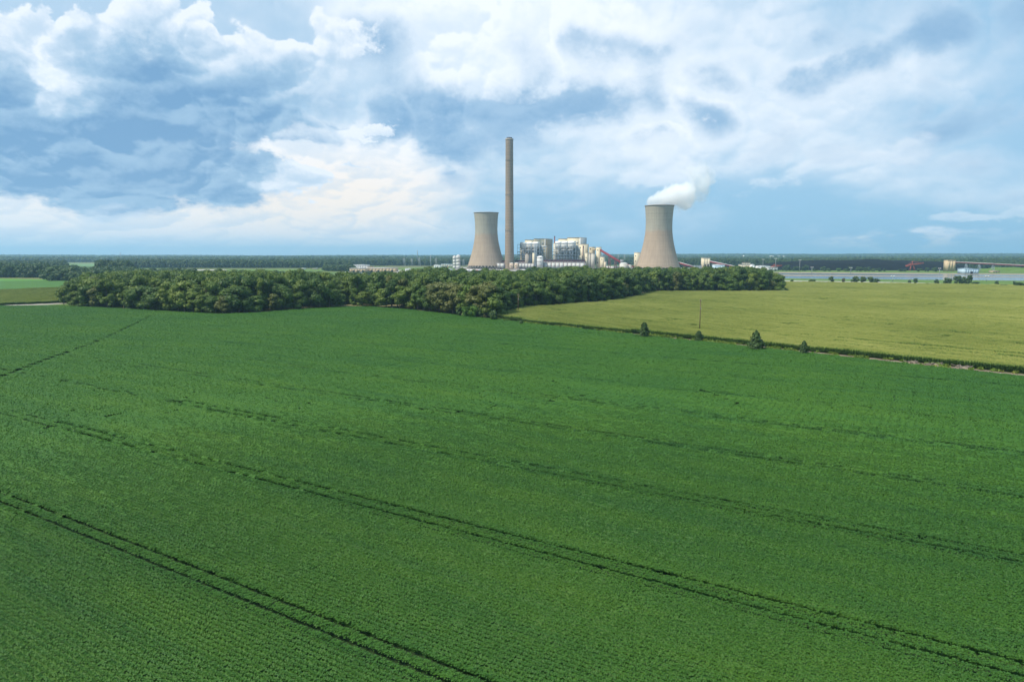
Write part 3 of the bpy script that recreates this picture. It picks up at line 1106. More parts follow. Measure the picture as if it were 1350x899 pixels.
def tree(name, label, x, y, h, wide, shape, mt, group, trunk=True, z=0.0, cat='tree'):
    t = thing(name, label, cat, (x, y, z), rng.uniform(0, math.tau), group)
    s = h / 20.0
    c = obj('crown', CROWNS[shape], t)
    c.scale = (s * wide, s * wide, s)
    c.material_slots[0].link = 'OBJECT'
    c.material_slots[0].material = mt
    if trunk:
        k = obj('trunk', TRUNKS[shape % 4], t)
        k.scale = (s, s, s)
    return t


def ordinal(n):
    return f"{n}{'th' if 10 <= n % 100 <= 20 else {1: 'st', 2: 'nd', 3: 'rd'}.get(n % 10, 'th')}"


PROF = np.array([(60, 386), (80, 376), (92, 369), (112, 364), (150, 360), (200, 358.6), (300, 358), (400, 358.5), (450, 360), (480, 361.5), (530, 360), (553, 354.5), (575, 353),
                 (600, 355.5), (612, 355), (621, 358.5), (632, 360), (640, 355.8), (648, 357), (660, 357.5), (672, 358), (690, 357), (696, 359.5), (704, 357), (715, 352.5), (730, 354.5), (745, 351.5), (762, 349.3), (776, 353), (790, 354.5), (812, 355),
                 (830, 356), (848, 353.5), (870, 354.5), (900, 352), (930, 353.5), (960, 351.5), (985, 351.5), (1005, 353), (1020, 357), (1030, 364)], float)


def px_of(x, y):
    return 675 + x / y * FPX * 1.006


def cap_h(x, y, h, slack):
    """woodland heights follow the canopy line seen against the plant"""
    lim = np.interp(px_of(x, y), PROF[:, 0], PROF[:, 1]) + slack
    return max(8.0, min(h, ZA(lim, y)))


def along(line, step):
    out = []
    carry = 0.0
    for a, b in zip(line[:-1], line[1:]):
        a, b = np.array(a), np.array(b)
        L = np.linalg.norm(b - a)
        s = carry
        while s < L:
            d = (b - a) / L
            out.append((a + d * s, np.array([-d[1], d[0]])))
            s += step
        carry = s - L
    return out


back = [(1030, 690), (1000, 770), (860, 810), (760, 850), (690, 830), (650, 770), (600, 730), (560, 790), (530, 640), (480, 585), (440, 610), (400, 690), (300, 740), (200, 750), (140, 740), (104, 640), (84, 530)]
WOOD_POLY = [tuple(p) for p in WOOD_FRONT] + [(XA(a, b), b) for a, b in back]


def build_wood():
    used = []
    rows = [(8.0, 4.0, "{t} {w} tree in the wood's front row, {o} from its left end"),
            (8.6, 12.5, "{t} {w} tree one row behind the wood's front edge, {o} from the left"),
            (9.2, 21.5, "{t} {w} treetop two rows behind the wood's front edge, {o} from the left")]
    for ri, (step, off, form) in enumerate(rows):
        n = 0
        for p, nr in along(WOOD_FRONT, step):
            q = p + nr * (off + rng.uniform(-1.5, 1.5)) + rng.uniform(-1.2, 1.2, 2)
            if not inside([q], WOOD_POLY)[0] or (used and np.min(np.linalg.norm(np.array(used) - q, axis=1)) < 4.6):
                continue
            used.append(q)
            n += 1
            px = px_of(*q)
            big = rng.uniform(11.5, 22.5) + (2.5 if px > 690 else 0) - (2.0 if ri == 0 else 0)
            if px < 120:
                big *= .78
            sh = int(rng.integers(0, 8))
            oliv = .9 if (572 < px < 648 and ri < 2) else (.04 if px < 560 else .03)
            u = rng.uniform()
            ti = 3 if u < oliv else int(rng.choice([0, 1, 1, 1, 2, 2] if px < 560 else [0, 0, 1, 1, 1, 2]))
            wide = rng.uniform(.95, 1.65)
            if 575 < px < 645 and ti == 3:
                wide, big = 1.6, 18.5
            h = cap_h(q[0], q[1], big, rng.normal(.6, 2.2))
            tree('broadleaf_tree', form.format(t=TONES[ti][0], w=WORDS[sh], o=ordinal(n)), q[0], q[1], h, wide * 20 / max(h, 14) * .92, sh, TONES[ti][1],
                 "trees of the wood in front of the power plant")
    # the rest of the wood: one mass
    P = []
    pl = np.array(WOOD_POLY)
    for x in np.arange(pl[:, 0].min(), pl[:, 0].max(), 7.8):
        for y in np.arange(pl[:, 1].min(), pl[:, 1].max(), 7.8):
            P.append((x + rng.uniform(-2.6, 2.6), y + rng.uniform(-2.6, 2.6)))
    P = np.array(P)
    P = P[inside(P, WOOD_POLY)]
    P = P[dist_poly(P, WOOD_FRONT) > 26.5]
    us = []
    for ti in (0, 1, 2, 3):
        for sh in (0, 2, 5):
            me = CROWNS[sh].copy()
            me.materials.clear()
            me.materials.append(TONES[ti][1])
            us.append(bpy.data.objects.new('crown', me))
    pick = np.array([int(rng.choice([0, 1, 1, 1, 2, 2, 2] if px_of(*p) < 560 else [0, 1, 1, 1, 2])) for p in P]) * 3 + rng.integers(0, 3, len(P))
    hh = np.array([cap_h(p[0], p[1], rng.uniform(14.0, 24.5), rng.normal(.9, 2.3)) for p in P]) / 20
    wd = rng.uniform(.85, 1.35, len(P))
    scatter('woodland_canopy', P, us, rng.uniform(0, math.tau, len(P)), np.c_[wd, wd, hh], pick,
            'dense treetops of the wood behind its front rows of trees', 'woodland')


build_wood()


# far woods, each band one mass
FAR_UNITS = []
for i in range(6):
    me = crown_mesh(300 + i, h=18, r=6.0 + (i % 3), base=.3, lobes=9, nq=260, size=1.9)
    me.materials.append(M['tree_far'])
    FAR_UNITS.append(bpy.data.objects.new('crown', me))
TINY_UNITS = []
for i in range(4):
    me = crown_mesh(320 + i, h=18, r=9.0, base=.2, lobes=6, nq=70, size=4.0)
    me.materials.append(M['tree_far'])
    TINY_UNITS.append(bpy.data.objects.new('crown', me))


def band(label, spec, units, zf=None, name='distant_woodland'):
    PP, HH, WW = [], [], []
    for px0, px1, d0, d1, h0, h1, step in spec:
        y = np.arange(d0, d1, step)
        for yy in y:
            xs = np.arange(XA(px0, yy), XA(px1, yy), step)
            k = len(xs)
            X = xs + rng.uniform(-.45, .45, k) * step
            Y = yy + rng.uniform(-.45, .45, k) * step
            clump = .5 + .5 * np.sin(X * .013 + yy * .021) * np.sin(X * .005 + 2)
            ok = rng.uniform(size=k) < .72 + .28 * clump
            PP.append(np.c_[X, Y][ok])
            H_ = (rng.uniform(h0, h1, k) * (.86 + .2 * clump) / 18)[ok]
            HH.append(H_)
            WW.append((rng.uniform(.85, 1.25, k) * max(1.0, step / 13))[ok])
    P, Hh, W = np.vstack(PP), np.concatenate(HH), np.concatenate(WW)
    z = 0.0 if zf is None else zf(P[:, 0], P[:, 1])
    scatter(name, P, units, rng.uniform(0, math.tau, len(P)), np.c_[W, W, Hh], rng.integers(0, len(units), len(P)), label, 'woodland', z=z)


band('bushy belt of trees beyond the small green fields at the left', [(-130, 64, 1085, 1300, 17, 23, 8.5), (64, 100, 960, 1250, 13, 20, 8.5), (100, 180, 930, 1200, 11, 18, 9),
                                                                       (132, 172, 1280, 1420, 20, 25, 10), (180, 255, 900, 1100, 9, 16, 9.5), (300, 420, 900, 1050, 8, 14, 13)], FAR_UNITS)
band('green belt of woods behind the pale distant fields', [(-130, 85, 1600, 2200, 15, 21, 13), (156, 462, 1880, 2450, 15, 22, 12), (462, 612, 2250, 2800, 16, 22, 14), (430, 470, 1500, 1650, 8, 14, 12)], FAR_UNITS)
band('dark green woods behind the plant and the coal pile', [(596, 905, 2450, 3000, 16, 24, 15), (895, 1500, 1950, 2500, 17, 24, 12), (1240, 1500, 1800, 1960, 14, 20, 11)], FAR_UNITS)
band('blue distant line of woods below the horizon', [(-160, 1500, 3300, 3700, 16, 24, 22), (-160, 1500, 4200, 4700, 17, 26, 28)], TINY_UNITS)
band('woods on the far hills along the horizon', [(-160, 1510, 5700, 8600, 17, 24, 46)], TINY_UNITS, hill_h)
band('low brush between the wood and the plant buildings', [(462, 535, 1150, 1180, 4, 8, 12), (500, 612, 1050, 1090, 7, 12, 10), (700, 860, 1250, 1290, 9, 13, 10), (460, 520, 1330, 1345, 3, 6, 15)], FAR_UNITS, name='brush')

# ------------------------------------------------------------------ power plant
def cooling_tower(px, Y, label):
    x = XA(px, Y)
    t = thing('cooling_tower', label, 'cooling tower', (x, Y, 0), 0.3, 'cooling towers of the power plant')
    rt, zt, zs, ztop = 27.9, 99.0, 9.0, 140.0
    rad = lambda z: rt * math.sqrt(1 + ((z - zt) / (67.0 if z < zt else 92.0)) ** 2)
    zz = np.linspace(zs, ztop - 1.6, 44)
    prof = [(rad(z) + .06 * (k % 2), z) for k, z in enumerate(zz)]
    inner = [(r - .7, z) for r, z in prof[::-1]]
    MB().lathe(prof + inner + prof[:1], 72).build('shell', M['tower'], t, smooth=True)
    r1 = rad(ztop)
    MB().lathe([(r1 - .9, ztop - 1.6), (r1 + .9, ztop - 1.5), (r1 + 1.0, ztop), (r1 - .6, ztop), (r1 - .9, ztop - 1.6)], 72).build('rim_walkway', M['concrete_grey'], t, smooth=False)
    leg = MB()
    for k in range(36):
        a0, a1, am = (k * math.tau / 36, (k + 1) * math.tau / 36, (k + .5) * math.tau / 36)
        rb, rs = rad(zs) + 3.5, rad(zs)
        for a in (a0, a1):
            leg.tube((rb * math.cos(am), rb * math.sin(am), 0), (rs * math.cos(a), rs * math.sin(a), zs + .4), .55, .55, 6)
    leg.build('support_legs', M['concrete_grey'], t)
    MB().lathe([(rad(zs) + 6, 0), (rad(zs) + 6, 1.8), (rad(zs) + 5, 1.8), (rad(zs) + 5, .2)], 72).build('basin_wall', M['concrete_grey'], t)
    MB().lathe([(.1, 4.0), (rad(zs) - 4, 4.0), (rad(zs) - 4, 8.6), (.1, 8.6)], 48).build('fill_deck', M['opening'], t)
    return t


cooling_tower(641.3, 1727, 'smaller-looking cooling tower beside the chimney, without steam')
cooling_tower(867.5, 1480, 'large tan cooling tower with white steam drifting from its rim')

# chimney
cx, cyy = XA(671.6, 1690), 1690
t = thing('chimney', 'very tall tapering brown concrete chimney between the cooling towers', 'chimney', (cx, cyy, 0))
prof = [(11.6, 0), (11.1, 30), (10.5, 80), (10.0, 140), (9.6, 200), (9.3, 260), (9.15, 311)]
MB().lathe(prof, 40).build('shaft', M['chimney'], t, smooth=True)
MB().lathe([(9.2, 308.6), (9.75, 309.0), (9.8, 312.4), (8.2, 312.4), (8.2, 309)], 40).build('cap_ring', M['concrete_grey'], t)
MB().lathe([(6.6, 309), (6.6, 315.5), (6.1, 315.5), (6.1, 309)], 28).build('flue_liner', M['dark_steel'], t)
for zp in (95, 180, 262):
    r_ = np.interp(zp, [p[1] for p in prof], [p[0] for p in prof])
    MB().lathe([(r_ + .05, zp), (r_ + 1.0, zp), (r_ + 1.0, zp + .3), (r_ + .05, zp + .3)], 40).build('platform_ring', M['concrete_grey'], t)

PT = math.radians(22)
PA, PB = np.array([math.cos(PT), -math.sin(PT)]), np.array([math.sin(PT), math.cos(PT)])
PO = np.array([XA(715, 1640), 1640.0])


def on_line(px, t):
    """point of the plant's building line, t metres behind its front, seen at picture column px"""
    k = XA(px, 1.0)
    o = PO + t * PB
    s = (k * o[1] - o[0]) / (PA[0] - k * PA[1])
    return o + s * PA


def frame(px0, px1, t, py):
    """base point, width, height of a front between two picture columns"""
    a, b = on_line(px0, t), on_line(px1, t)
    m_ = (a + b) / 2
    return (m_[0], m_[1], 0), float(np.linalg.norm(b - a)), ZA(py, m_[1])


def zof(py, loc):
    return ZA(py, loc[1])


def boiler_house(px0, pxm, px1, pxr, py_low, py_top, label, t0):
    loc, w, h0 = frame(px0, px1, t0, py_low)
    _, _, h1 = frame(pxm, px1, t0, py_top)
    wm = w * (pxm - px0) / (px1 - px0)
    dep = 56
    t = thing('boiler_house', label, 'building', loc, -PT, 'boiler houses of the power plant')
    low = MB().box(-w / 2, -w / 2 + wm, 0, dep, 0, h0).build('lower_block', M['cream'], t)
    upp = MB().box(-w / 2 + wm + .02, w / 2, -1.2, dep + 1, 0, h1).build('upper_block', M['cream'], t)
    MB().box(-w / 2 - .5, -w / 2 + wm - .3, -.6, dep + .4, h0 + .01, h0 + .9).build('parapet', M['cream_dk'], low)
    sw_ = MB().box(w / 2 + .02, w / 2 + .5, -1.0, dep + .8, 0, h1 - .3).build('side_wall', M['cream_shaded'] if pxr < 740 else M['grey_side'], t)  # slab carries painted shade on the house nearest the chimney
    MB().box(w / 2 - .4, w / 2 + .9, -1.9, -1.0, 0, h1).build('corner_trim', M['white'], t)
    MB().box(-w / 2 + wm - .3, w / 2 + .5, -1.8, dep + 1.4, h1 + .01, h1 + 1.0).build('parapet', M['cream_dk'], upp)
    for k in range(4):
        zz = h1 * (.30 + .17 * k)
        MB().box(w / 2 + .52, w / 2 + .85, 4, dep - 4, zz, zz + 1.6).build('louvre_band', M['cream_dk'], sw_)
    for k in range(3):
        MB().box(-w / 2 + wm + 3 + k * (w - wm) / 3.2, -w / 2 + wm + 7.5 + k * (w - wm) / 3.2, -1.55, -1.22, h1 * .82, h1 * .90).build('louvre', M['greysheet'], upp)
    return t, loc, w, dep, h1


boiler_house(692, 704, 718.5, 728, 316.6, 315.3, 'cream boiler house standing nearest the chimney', 78)
b2 = boiler_house(736, 748, 764.5, 775, 315.2, 313.7, 'taller cream boiler house farther from the chimney, above the silos', 78)


def precipitator(pxs, pyt, pyb, px0, px1, label, t0):
    loc, w, ztop = frame(px0, px1, t0, pyb)
    zh = zof(pyt, loc)
    t = thing('precipitator', label, 'filter house', loc, -PT, 'ash precipitators in front of the boiler houses')
    dep = 15
    zdeck = zof(332, loc)
    for a, b in pxs:                                     # hoods and the casings below them
        pa, pb = on_line(a, t0), on_line(b, t0)
        xa, xb = (pa - np.array(loc[:2])) @ PA, (pb - np.array(loc[:2])) @ PA
        L = xb - xa
        hood = MB().prism([(xa, ztop), (xb, ztop), (xb, zh - .3), (xb - .05 * L, zh), (xa + .20 * L, zh), (xa + .04 * L, zh - 1.8)], 0, dep)
        hood.build('hood', M['white'], t)
        cas = MB().box(xa + .15, xb - .15, .3, dep - .3, zdeck + 9.4, ztop - .02).build('casing', M['offwhite'], t)
        MB().prism([(xa + .4, zdeck + 9.4), (xb - .4, zdeck + 9.4), (xb - L * .3, zdeck + 4.6), (xa + L * .3, zdeck + 4.6)], 1, dep - 1).build('hopper', M['cream_dk'], cas)
        MB().box(xa + .06 * L, xb - .16 * L, -3.4, .25, zdeck + 3.0, zdeck + 6.0).build('inlet_duct', M['pinkroof'], cas)
    fr = MB()
    x0, x1 = -w / 2 - 4, w / 2 + 5
    xs = np.linspace(x0, x1, 9)
    levels = [zdeck, zdeck - 7.5, zdeck - 13.5, zdeck + 8.6, ztop - .6]
    for y in (-4.5, 13):
        for x in xs:
            fr.beam((x, y, 0), (x, y, ztop), .6)
        for z in levels[:3]:
            fr.box(x0, x1, y - .5, y + .5, z - 1.0, z)
        for i in range(len(xs) - 1):
            if i % 2 == 0:
                fr.beam((xs[i], y, zdeck - 13.5), (xs[i + 1], y, zdeck - 1), .45)
                fr.beam((xs[i + 1], y, zdeck - 13.5), (xs[i], y, zdeck - 1), .45)
    for z in levels[3:]:
        fr.box(x0, x1, -5.0, -4.2, z - .5, z)
    fr.build('steel_frame', M['blue_steel'], t)
    dk = MB()
    for z in (zdeck, zdeck - 7.5):
        dk.box(x0 - 1, x1 + 1, -5.6, dep, z, z + .3)
    dk.build('deck', M['blue_steel'], t)
    rl = MB()
    for z in (zdeck, zdeck - 7.5, ztop - .6, zdeck + 8.6):
        for dz in (.6, 1.2):
            rl.box(x0 - 1, x1 + 1, -5.5, -5.38, z + dz, z + dz + .10)
        for x in np.arange(x0, x1, 3.0):
            rl.box(x, x + .12, -5.5, -5.38, z, z + 1.2)
    rl.build('guard_rails', M['galv'], t)
    pp = MB()
    g = np.random.default_rng(int(px0))
    for k in range(26):
        x = g.uniform(x0 + 2, x1 - 6)
        z = zdeck - g.choice([2.5, 4.5, 9.5, 11.5, 15])
        pp.tube((x, g.uniform(-3, 12), z), (x + g.uniform(3, 9), g.uniform(-3, 12), z + g.uniform(-1, 1)), g.uniform(.4, 1.1), n=8)
    pp.build('ducts', M['galv'], t)
    st = MB()
    for k in range(6):
        za, zb = zdeck * k / 6, zdeck * (k + 1) / 6
        xa, xb = (x1 + 2.5, x1 + 6.5) if k % 2 == 0 else (x1 + 6.5, x1 + 2.5)
        st.beam((xa, -2, za), (xb, -2, zb), .5)
        st.beam((xa, 0, za), (xb, 0, zb), .5)
        st.box(min(xa, xb) - 1, max(xa, xb) + 1, -2.4, .4, zb - .1, zb + .15)
    st.build('stair_tower', M['blue_steel'], t)
    return t


precipitator([(685.2, 693), (693.6, 701), (701.6, 709)], 319.2, 322.4, 685, 709.5, 'white-hooded precipitator on blue steel beside the chimney', 36)
precipitator([(731.4, 739), (739.7, 747.6), (748.3, 756.6)], 318.0, 321.4, 731, 757, 'white-hooded precipitator on blue steel below the taller boiler house', 36)

# ducts and casing between the precipitators and the boiler houses
for a, b, lab in ((706, 719, 'buff flue duct block beside the precipitator nearest the chimney'), (757, 764, 'buff flue duct block below the taller boiler house')):
    loc, w, h = frame(a, b, 50, 323.5)
    t = thing('flue_block', lab, 'duct', loc, -PT)
    MB().box(-w / 2, w / 2, 0, 17, 0, h * .9).build('casing', M['cream_dk'], t)
    MB().prism([(-w / 2, h * .9), (w / 2, h * .9), (w / 2 - 3, h), (-w / 2 + 3, h)], 1, 16).build('transition', M['greysheet'], t)
    fr = MB()
    for k in range(6):
        fr.box(-w / 2 - .6, w / 2 + .6, -.9, 0, h * (.12 + .14 * k), h * (.12 + .14 * k) + .8)
    for x in np.linspace(-w / 2, w / 2, 5):
        fr.box(x - .35, x + .35, -1.1, -.05, 0, h * .95)
    fr.build('stiffeners', M['blue_steel'], t)

for a, b, py, lab in ((686, 705.4, 321.6, 'cream air-heater block behind the precipitator beside the chimney'), (729.5, 756.4, 320.6, 'cream air-heater block behind the precipitator below the taller boiler house')):
    loc, w, h = frame(a, b, 53, py)
    t = thing('air_heater_block', lab, 'building', loc, -PT)
    n_ = 6
    for k in range(n_):
        MB().box(-w / 2 + w * k / n_ + .04, -w / 2 + w * (k + 1) / n_ - .04, 0, 6, 0, h - .05 * (k % 2)).build('wall_panel', M['cream'], t)
    for k in range(3):
        MB().box(-w / 2, w / 2, -.5, -.02, h * (.35 + .2 * k), h * (.35 + .2 * k) + .9).build('girt', M['blue_steel'], t)

# dark vent pipe between the boiler houses
loc, w, h = frame(730.1, 731.7, 80, 312.2)
t = thing('vent_pipe', 'dark red-brown vent pipe standing between the boiler houses', 'pipe', loc, -PT)
MB().tube((0, 0, 0), (0, 0, h), 1.35, n=14).build('pipe', M['maroon'], t)
MB().lathe([(1.3, h - .2), (1.7, h), (1.7, h + 1.6), (1.2, h + 1.6)], 14).build('cap', M['dark_steel'], t)


def hall(px0, px1, pyt, t0, label, nb):
    loc, w, h = frame(px0, px1, t0, pyt)
    t = thing('service_hall', label, 'building', loc, -PT)
    z0 = 4.2
    n = nb
    for k in range(n):
        xa, xb = -w / 2 + w * k / n, -w / 2 + w * (k + 1) / n
        MB().box(xa + .03, xb - .03, 0, 14, z0, h - .05 * (k % 2)).build('wall_panel', M['offwhite'], t)
    MB().box(-w / 2 + .3, w / 2 - .3, .4, 13.6, z0 - .6, h - .5).build('core', M['greysheet'], t)
    MB().box(-w / 2, w / 2, .8, 13.5, 0, z0 - .7).build('open_bays', M['opening'], t)
    ps = MB()
    for x in np.linspace(-w / 2 + .3, w / 2 - .3, n + 1):
        ps.box(x - .3, x + .3, -.25, .35, 0, h + .3)
    ps.build('posts', M['maroon'], t)
    MB().box(-w / 2 - .2, w / 2 + .2, -.3, 14.2, h + .02, h + .5).build('roof_edge', M['pinkroof'], t)
    return t, loc, w, h


def pipe_rack(px0, px1, pyt, pyb, t0, label):
    loc, w, h = frame(px0, px1, t0, pyt)
    zb = zof(pyb, loc)
    t = thing('pipe_rack', label, 'pipe rack', loc, -PT)
    fr = MB()
    xs = np.linspace(-w / 2, w / 2, max(4, int(w / 6)))
    for y in (0, 7):
        for x in xs:
            fr.box(x - .3, x + .3, y - .3, y + .3, 0, h)
        for z in (zb, (zb + h) / 2, h):
            fr.box(-w / 2, w / 2, y - .25, y + .25, z - .45, z)
    fr.build('frame', M['maroon'], t)
    ps = MB()
    for k, (z, r) in enumerate(((zb + 1.0, .8), (zb + 2.6, .55), ((zb + h) / 2 + .8, .7), (h - 1.2, .5))):
        ps.tube((-w / 2, 1.5 + k * 1.2, z), (w / 2, 1.5 + k * 1.2, z), r, n=8)
    ps.build('pipes', M['pinkroof'], t)
    MB().box(-w / 2, w / 2, 3, 6.8, zb - 1, h - .6).build('backing', M['maroon'], t)
    MB().box(-w / 2 - .4, w / 2 + .4, -.6, 7.6, h + .02, h + .4).build('walkway', M['blue_steel'], t)
    return t


hall(620.2, 664.6, 347.2, 6, 'long pale service hall left of the chimney', 9)
hall(684, 704.2, 347.6, 4, 'short pale service hall between chimney and white tank', 5)
hall(716.2, 770.5, 346.6, 2, 'long pale service hall below the precipitators, right of the white tank', 10)
pipe_rack(630, 665, 343.4, 346.8, 24, 'maroon pipe rack above the hall left of the chimney')
pipe_rack(678.5, 704, 343.0, 347, 24, 'maroon pipe rack behind the short service hall')
pipe_rack(716, 770.5, 342.4, 346.4, 22, 'maroon pipe rack above the long hall right of the white tank')


def hopper_tower(px0, px1, px2, px3, pyt, pyb, label, t0):
    loc, w, h = frame(px0, px3, t0, pyt)
    t = thing('ash_silo_block', label, 'silo', loc, -PT, 'concrete ash silo blocks behind the service halls')
    f = lambda p: ((on_line(p, t0) - np.array(loc[:2])) @ PA)
    r = (f(px1) - f(px0)) / 2
    MB().tube((f(px0) + r, r, 0), (f(px0) + r, r, h - .8), r, n=20).build('silo', M['concrete_grey'], t, smooth=False)
    MB().box(f(px0) - .3, f(px1) + .2, -.3, 2 * r + .3, h - .8, h).build('roof_slab', M['concrete_grey'], t)
    MB().box(f(px1) + .5, f(px2) - .5, 1, 9, 0, h - 3).build('lift_shaft', M['dark_steel'], t)
    MB().box(f(px2), f(px3), .4, 9, 0, h + .5).build('stair_tower', M['cream'], t)
    MB().box(f(px2) - .25, f(px3) + .25, .1, 9.3, h + .52, h + 1.0).build('roof_slab', M['white'], t)
    return t


hopper_tower(623.9, 629.9, 632.0, 637.2, 334.2, 347, 'grey silo and cream stair tower in front of the smaller cooling tower', 20)
hopper_tower(691.0, 697.5, 701.8, 704.5, 333.8, 347, 'grey silo and cream stair tower below the precipitator nearest the chimney', 20)

# white storage silos
for px, pw, pyt, tt, lab in ((599.2, 4.2, 338.6, 40, 'shorter white panelled silo at the plant\'s left edge'), (604.2, 5.0, 337.4, 36, 'taller white panelled silo with a peaked top at the plant\'s left edge')):
    loc, w, h = frame(px - pw / 2, px + pw / 2, tt, pyt)
    t = thing('storage_silo', lab, 'silo', loc, -PT, 'white storage silos')
    r = w / 2
    for k in range(4):
        z0, z1 = h * k / 4 + .06, h * (k + 1) / 4 - .06
        MB().lathe([(r, z0), (r, z1)], 20, cap=True).build('shell_course', M['offwhite'], t)
    MB().lathe([(r + .2, h - .05), (r * .5, h + 2.0), (.1, h + 2.8)], 20).build('roof_cone', M['pinkroof'], t)
    ld = MB()
    for k in range(int(h / 2)):
        ld.box(-r - .6, -r - .1, -.5, .5, k * 2 + .5, k * 2 + .7)
    ld.build('ladder', M['galv'], t)

# round white tank tower with its steel stair frame
loc, w, h = frame(708.0, 716.0, -6, 338.6)
t = thing('white_tank', 'tall white cylindrical tank with steel stair in front of the plant', 'tank', loc, -PT)
r = w / 2
MB().lathe([(r, 0), (r, h - 1)], 26, cap=True).build('shell', M['offwhite'], t, smooth=False)
MB().lathe([(r + .25, h - 1), (r + .25, h - .5), (r * .45, h + 1.8), (.2, h + 2.0)], 26).build('roof', M['white'], t)
rg = MB()
for z in (h * .32, h * .66, h - 1.2):
    rg.lathe([(r + .05, z), (r + .8, z), (r + .8, z + .3), (r + .05, z + .3)], 26)
rg.build('ring_platforms', M['concrete_pink'], t)
st = MB()
hs = ZA(322.5, loc[1])
for x in (-r - 5.6, -r - 1.2):
    for y in (-2, 3):
        st.beam((x, y, 0), (x, y, hs), .6)
n = int(hs / 3.6)
for k in range(n):
    z = k * hs / n
    st.beam((-r - 5.6, -2, z), (-r - 1.2, -2, z + hs / n), .4)
    st.beam((-r - 1.2, -2, z), (-r - 5.6, -2, z + hs / n), .4)
    st.box(-r - 6.0, -r - .8, -2.4, 3.4, z, z + .2)
st.build('stair_frame', M['blue_steel'], t)

# buff silos at the chimney's foot
for px, pw, pyt, lab in ((674.5, 5.0, 346.6, 'squat buff silo at the chimney foot, nearer the chimney'), (681.0, 5.0, 346.4, 'squat buff silo at the chimney foot, farther from the chimney')):
    loc, w, h = frame(px - pw / 2, px + pw / 2, -8, pyt)
    t = thing('lime_silo', lab, 'silo', loc, -PT, 'buff silos at the chimney foot')
    r = w / 2
    MB().lathe([(r, 0), (r, h - 1.2)], 22, cap=True).build('shell', M['concrete_pink'], t)
    MB().lathe([(r + .2, h - 1.2), (r * .5, h), (.1, h + .3)], 22).build('roof', M['pinkroof'], t)
    MB().box(-.9, .9, -r - .5, -r + .4, h * .55, h * .68).build('hatch', M['dark_steel'], t)
    MB().box(-r - .3, -r + .3, -.3, .3, 0, h + 1.6).build('fill_pipe', M['galv'], t)
loc, w, h = frame(676, 690, -22, 355.4)
t = thing('pump_house', 'low buff pump house below the squat silos', 'building', loc, -PT)
MB().box(-w / 2, w / 2, 0, 9, 0, h).build('wall', M['concrete_pink'], t)
MB().box(-w / 2 - .4, w / 2 + .4, -.4, 9.4, h + .01, h + .6).build('roof', M['pinkroof'], t)
MB().box(-2, 2, -.1, .3, 0, h * .7).build('door', M['dark_steel'], t)

# annexes and coal silos at the right end of the plant
def block(name, label, cat, px0, px1, pyt, t0, dep, mt, extras=(), group=None):
    loc, w, h = frame(px0, px1, t0, pyt)
    t = thing(name, label, cat, loc, -PT, group)
    MB().box(-w / 2, w / 2, 0, dep, 0, h).build('wall', mt, t)
    MB().box(-w / 2 - .35, w / 2 + .35, -.35, dep + .35, h + .01, h + .9).build('roof', M['pinkroof'], t)
    for fx, z0, z1, ww, m_ in extras:
        MB().box(-w / 2 + fx * w, -w / 2 + fx * w + ww, -.35, .25, z0 * h, z1 * h).build('door' if z0 == 0 else 'window', m_, t)
    return t, loc, w, h


t, loc, w, h = block('bunker_annex', 'cream annex against the taller boiler house, with a vertical pipe', 'building', 762.5, 772.5, 322.4, 50, 22, M['cream'], [(.15, .86, .9, 2.5, M['opening']), (.6, .88, .92, 2, M['opening'])])
MB().tube((w * .1, -1.0, 0), (w * .1, -1.0, h * .97), .8, n=10).build('pipe', M['maroon'], t)
MB().box(-w * .5, w * .05, -6, -.5, 0, h * .56).build('lower_annex', M['cream'], t)
block('stair_block', 'slim cream stair block below the taller boiler house', 'building', 771.3, 774.4, 333.6, 26, 10, M['cream'], [(.3, .4, .46, 1.2, M['opening']), (.3, .7, .76, 1.2, M['opening'])])
block('silo_penthouse', 'cream block above the concrete coal silos', 'building', 776.2, 782, 326.0, 48, 18, M['cream_dk'], [(.2, .90, .94, 3, M['opening'])])
for a, b, lab in ((774.8, 779.0, 'concrete coal silo nearer the boiler house'), (779.2, 784.2, 'concrete coal silo nearer the cream hoist tower')):
    loc, w, h = frame(a, b, 32, 333.4)
    t = thing('coal_silo', lab, 'silo', loc, -PT, 'concrete coal silos')
    MB().lathe([(w / 2, 0), (w / 2, h - 1.5)], 24, cap=True).build('shell', M['concrete_pale'], t)
    MB().lathe([(w / 2 + .4, h - 1.5), (w / 2 + .4, h), (w / 2 - .5, h)], 24, cap=True).build('roof_ring', M['concrete_grey'], t)
    MB().box(-w / 2 - .4, -w / 2 + .6, -1, 1, 0, h - 2).build('service_riser', M['maroon'], t)
t, loc, w, h = block('hoist_tower', 'cream hoist tower where the red conveyor arrives', 'tower', 785.6, 791.0, 326.2, 40, 12, M['cream'], [(.25, .30, .36, 2.6, M['opening']), (.3, .86, .9, 2.4, M['opening'])])
MB().box(-w / 2 - 9, -w / 2 - .1, 2, 7, h * .86, h * .95).build('link_bridge', M['cream_dk'], t)
block('stepped_annex', 'taller step of the cream annex beside the hoist tower', 'building', 791.2, 796.2, 339.0, 38, 12, M['cream'], [(.3, .8, .86, 2, M['opening'])])
block('stepped_annex', 'lower step of the cream annex beside the hoist tower', 'building', 796.4, 798.4, 345.2, 37, 12, M['cream'])
block('switch_house', 'low pale shed between the stepped annex and the domed tank', 'building', 798.6, 817, 351.4, 30, 8, M['pale_conv'], [(.2, .3, .7, 3, M['opening']), (.6, .3, .7, 3, M['opening'])])


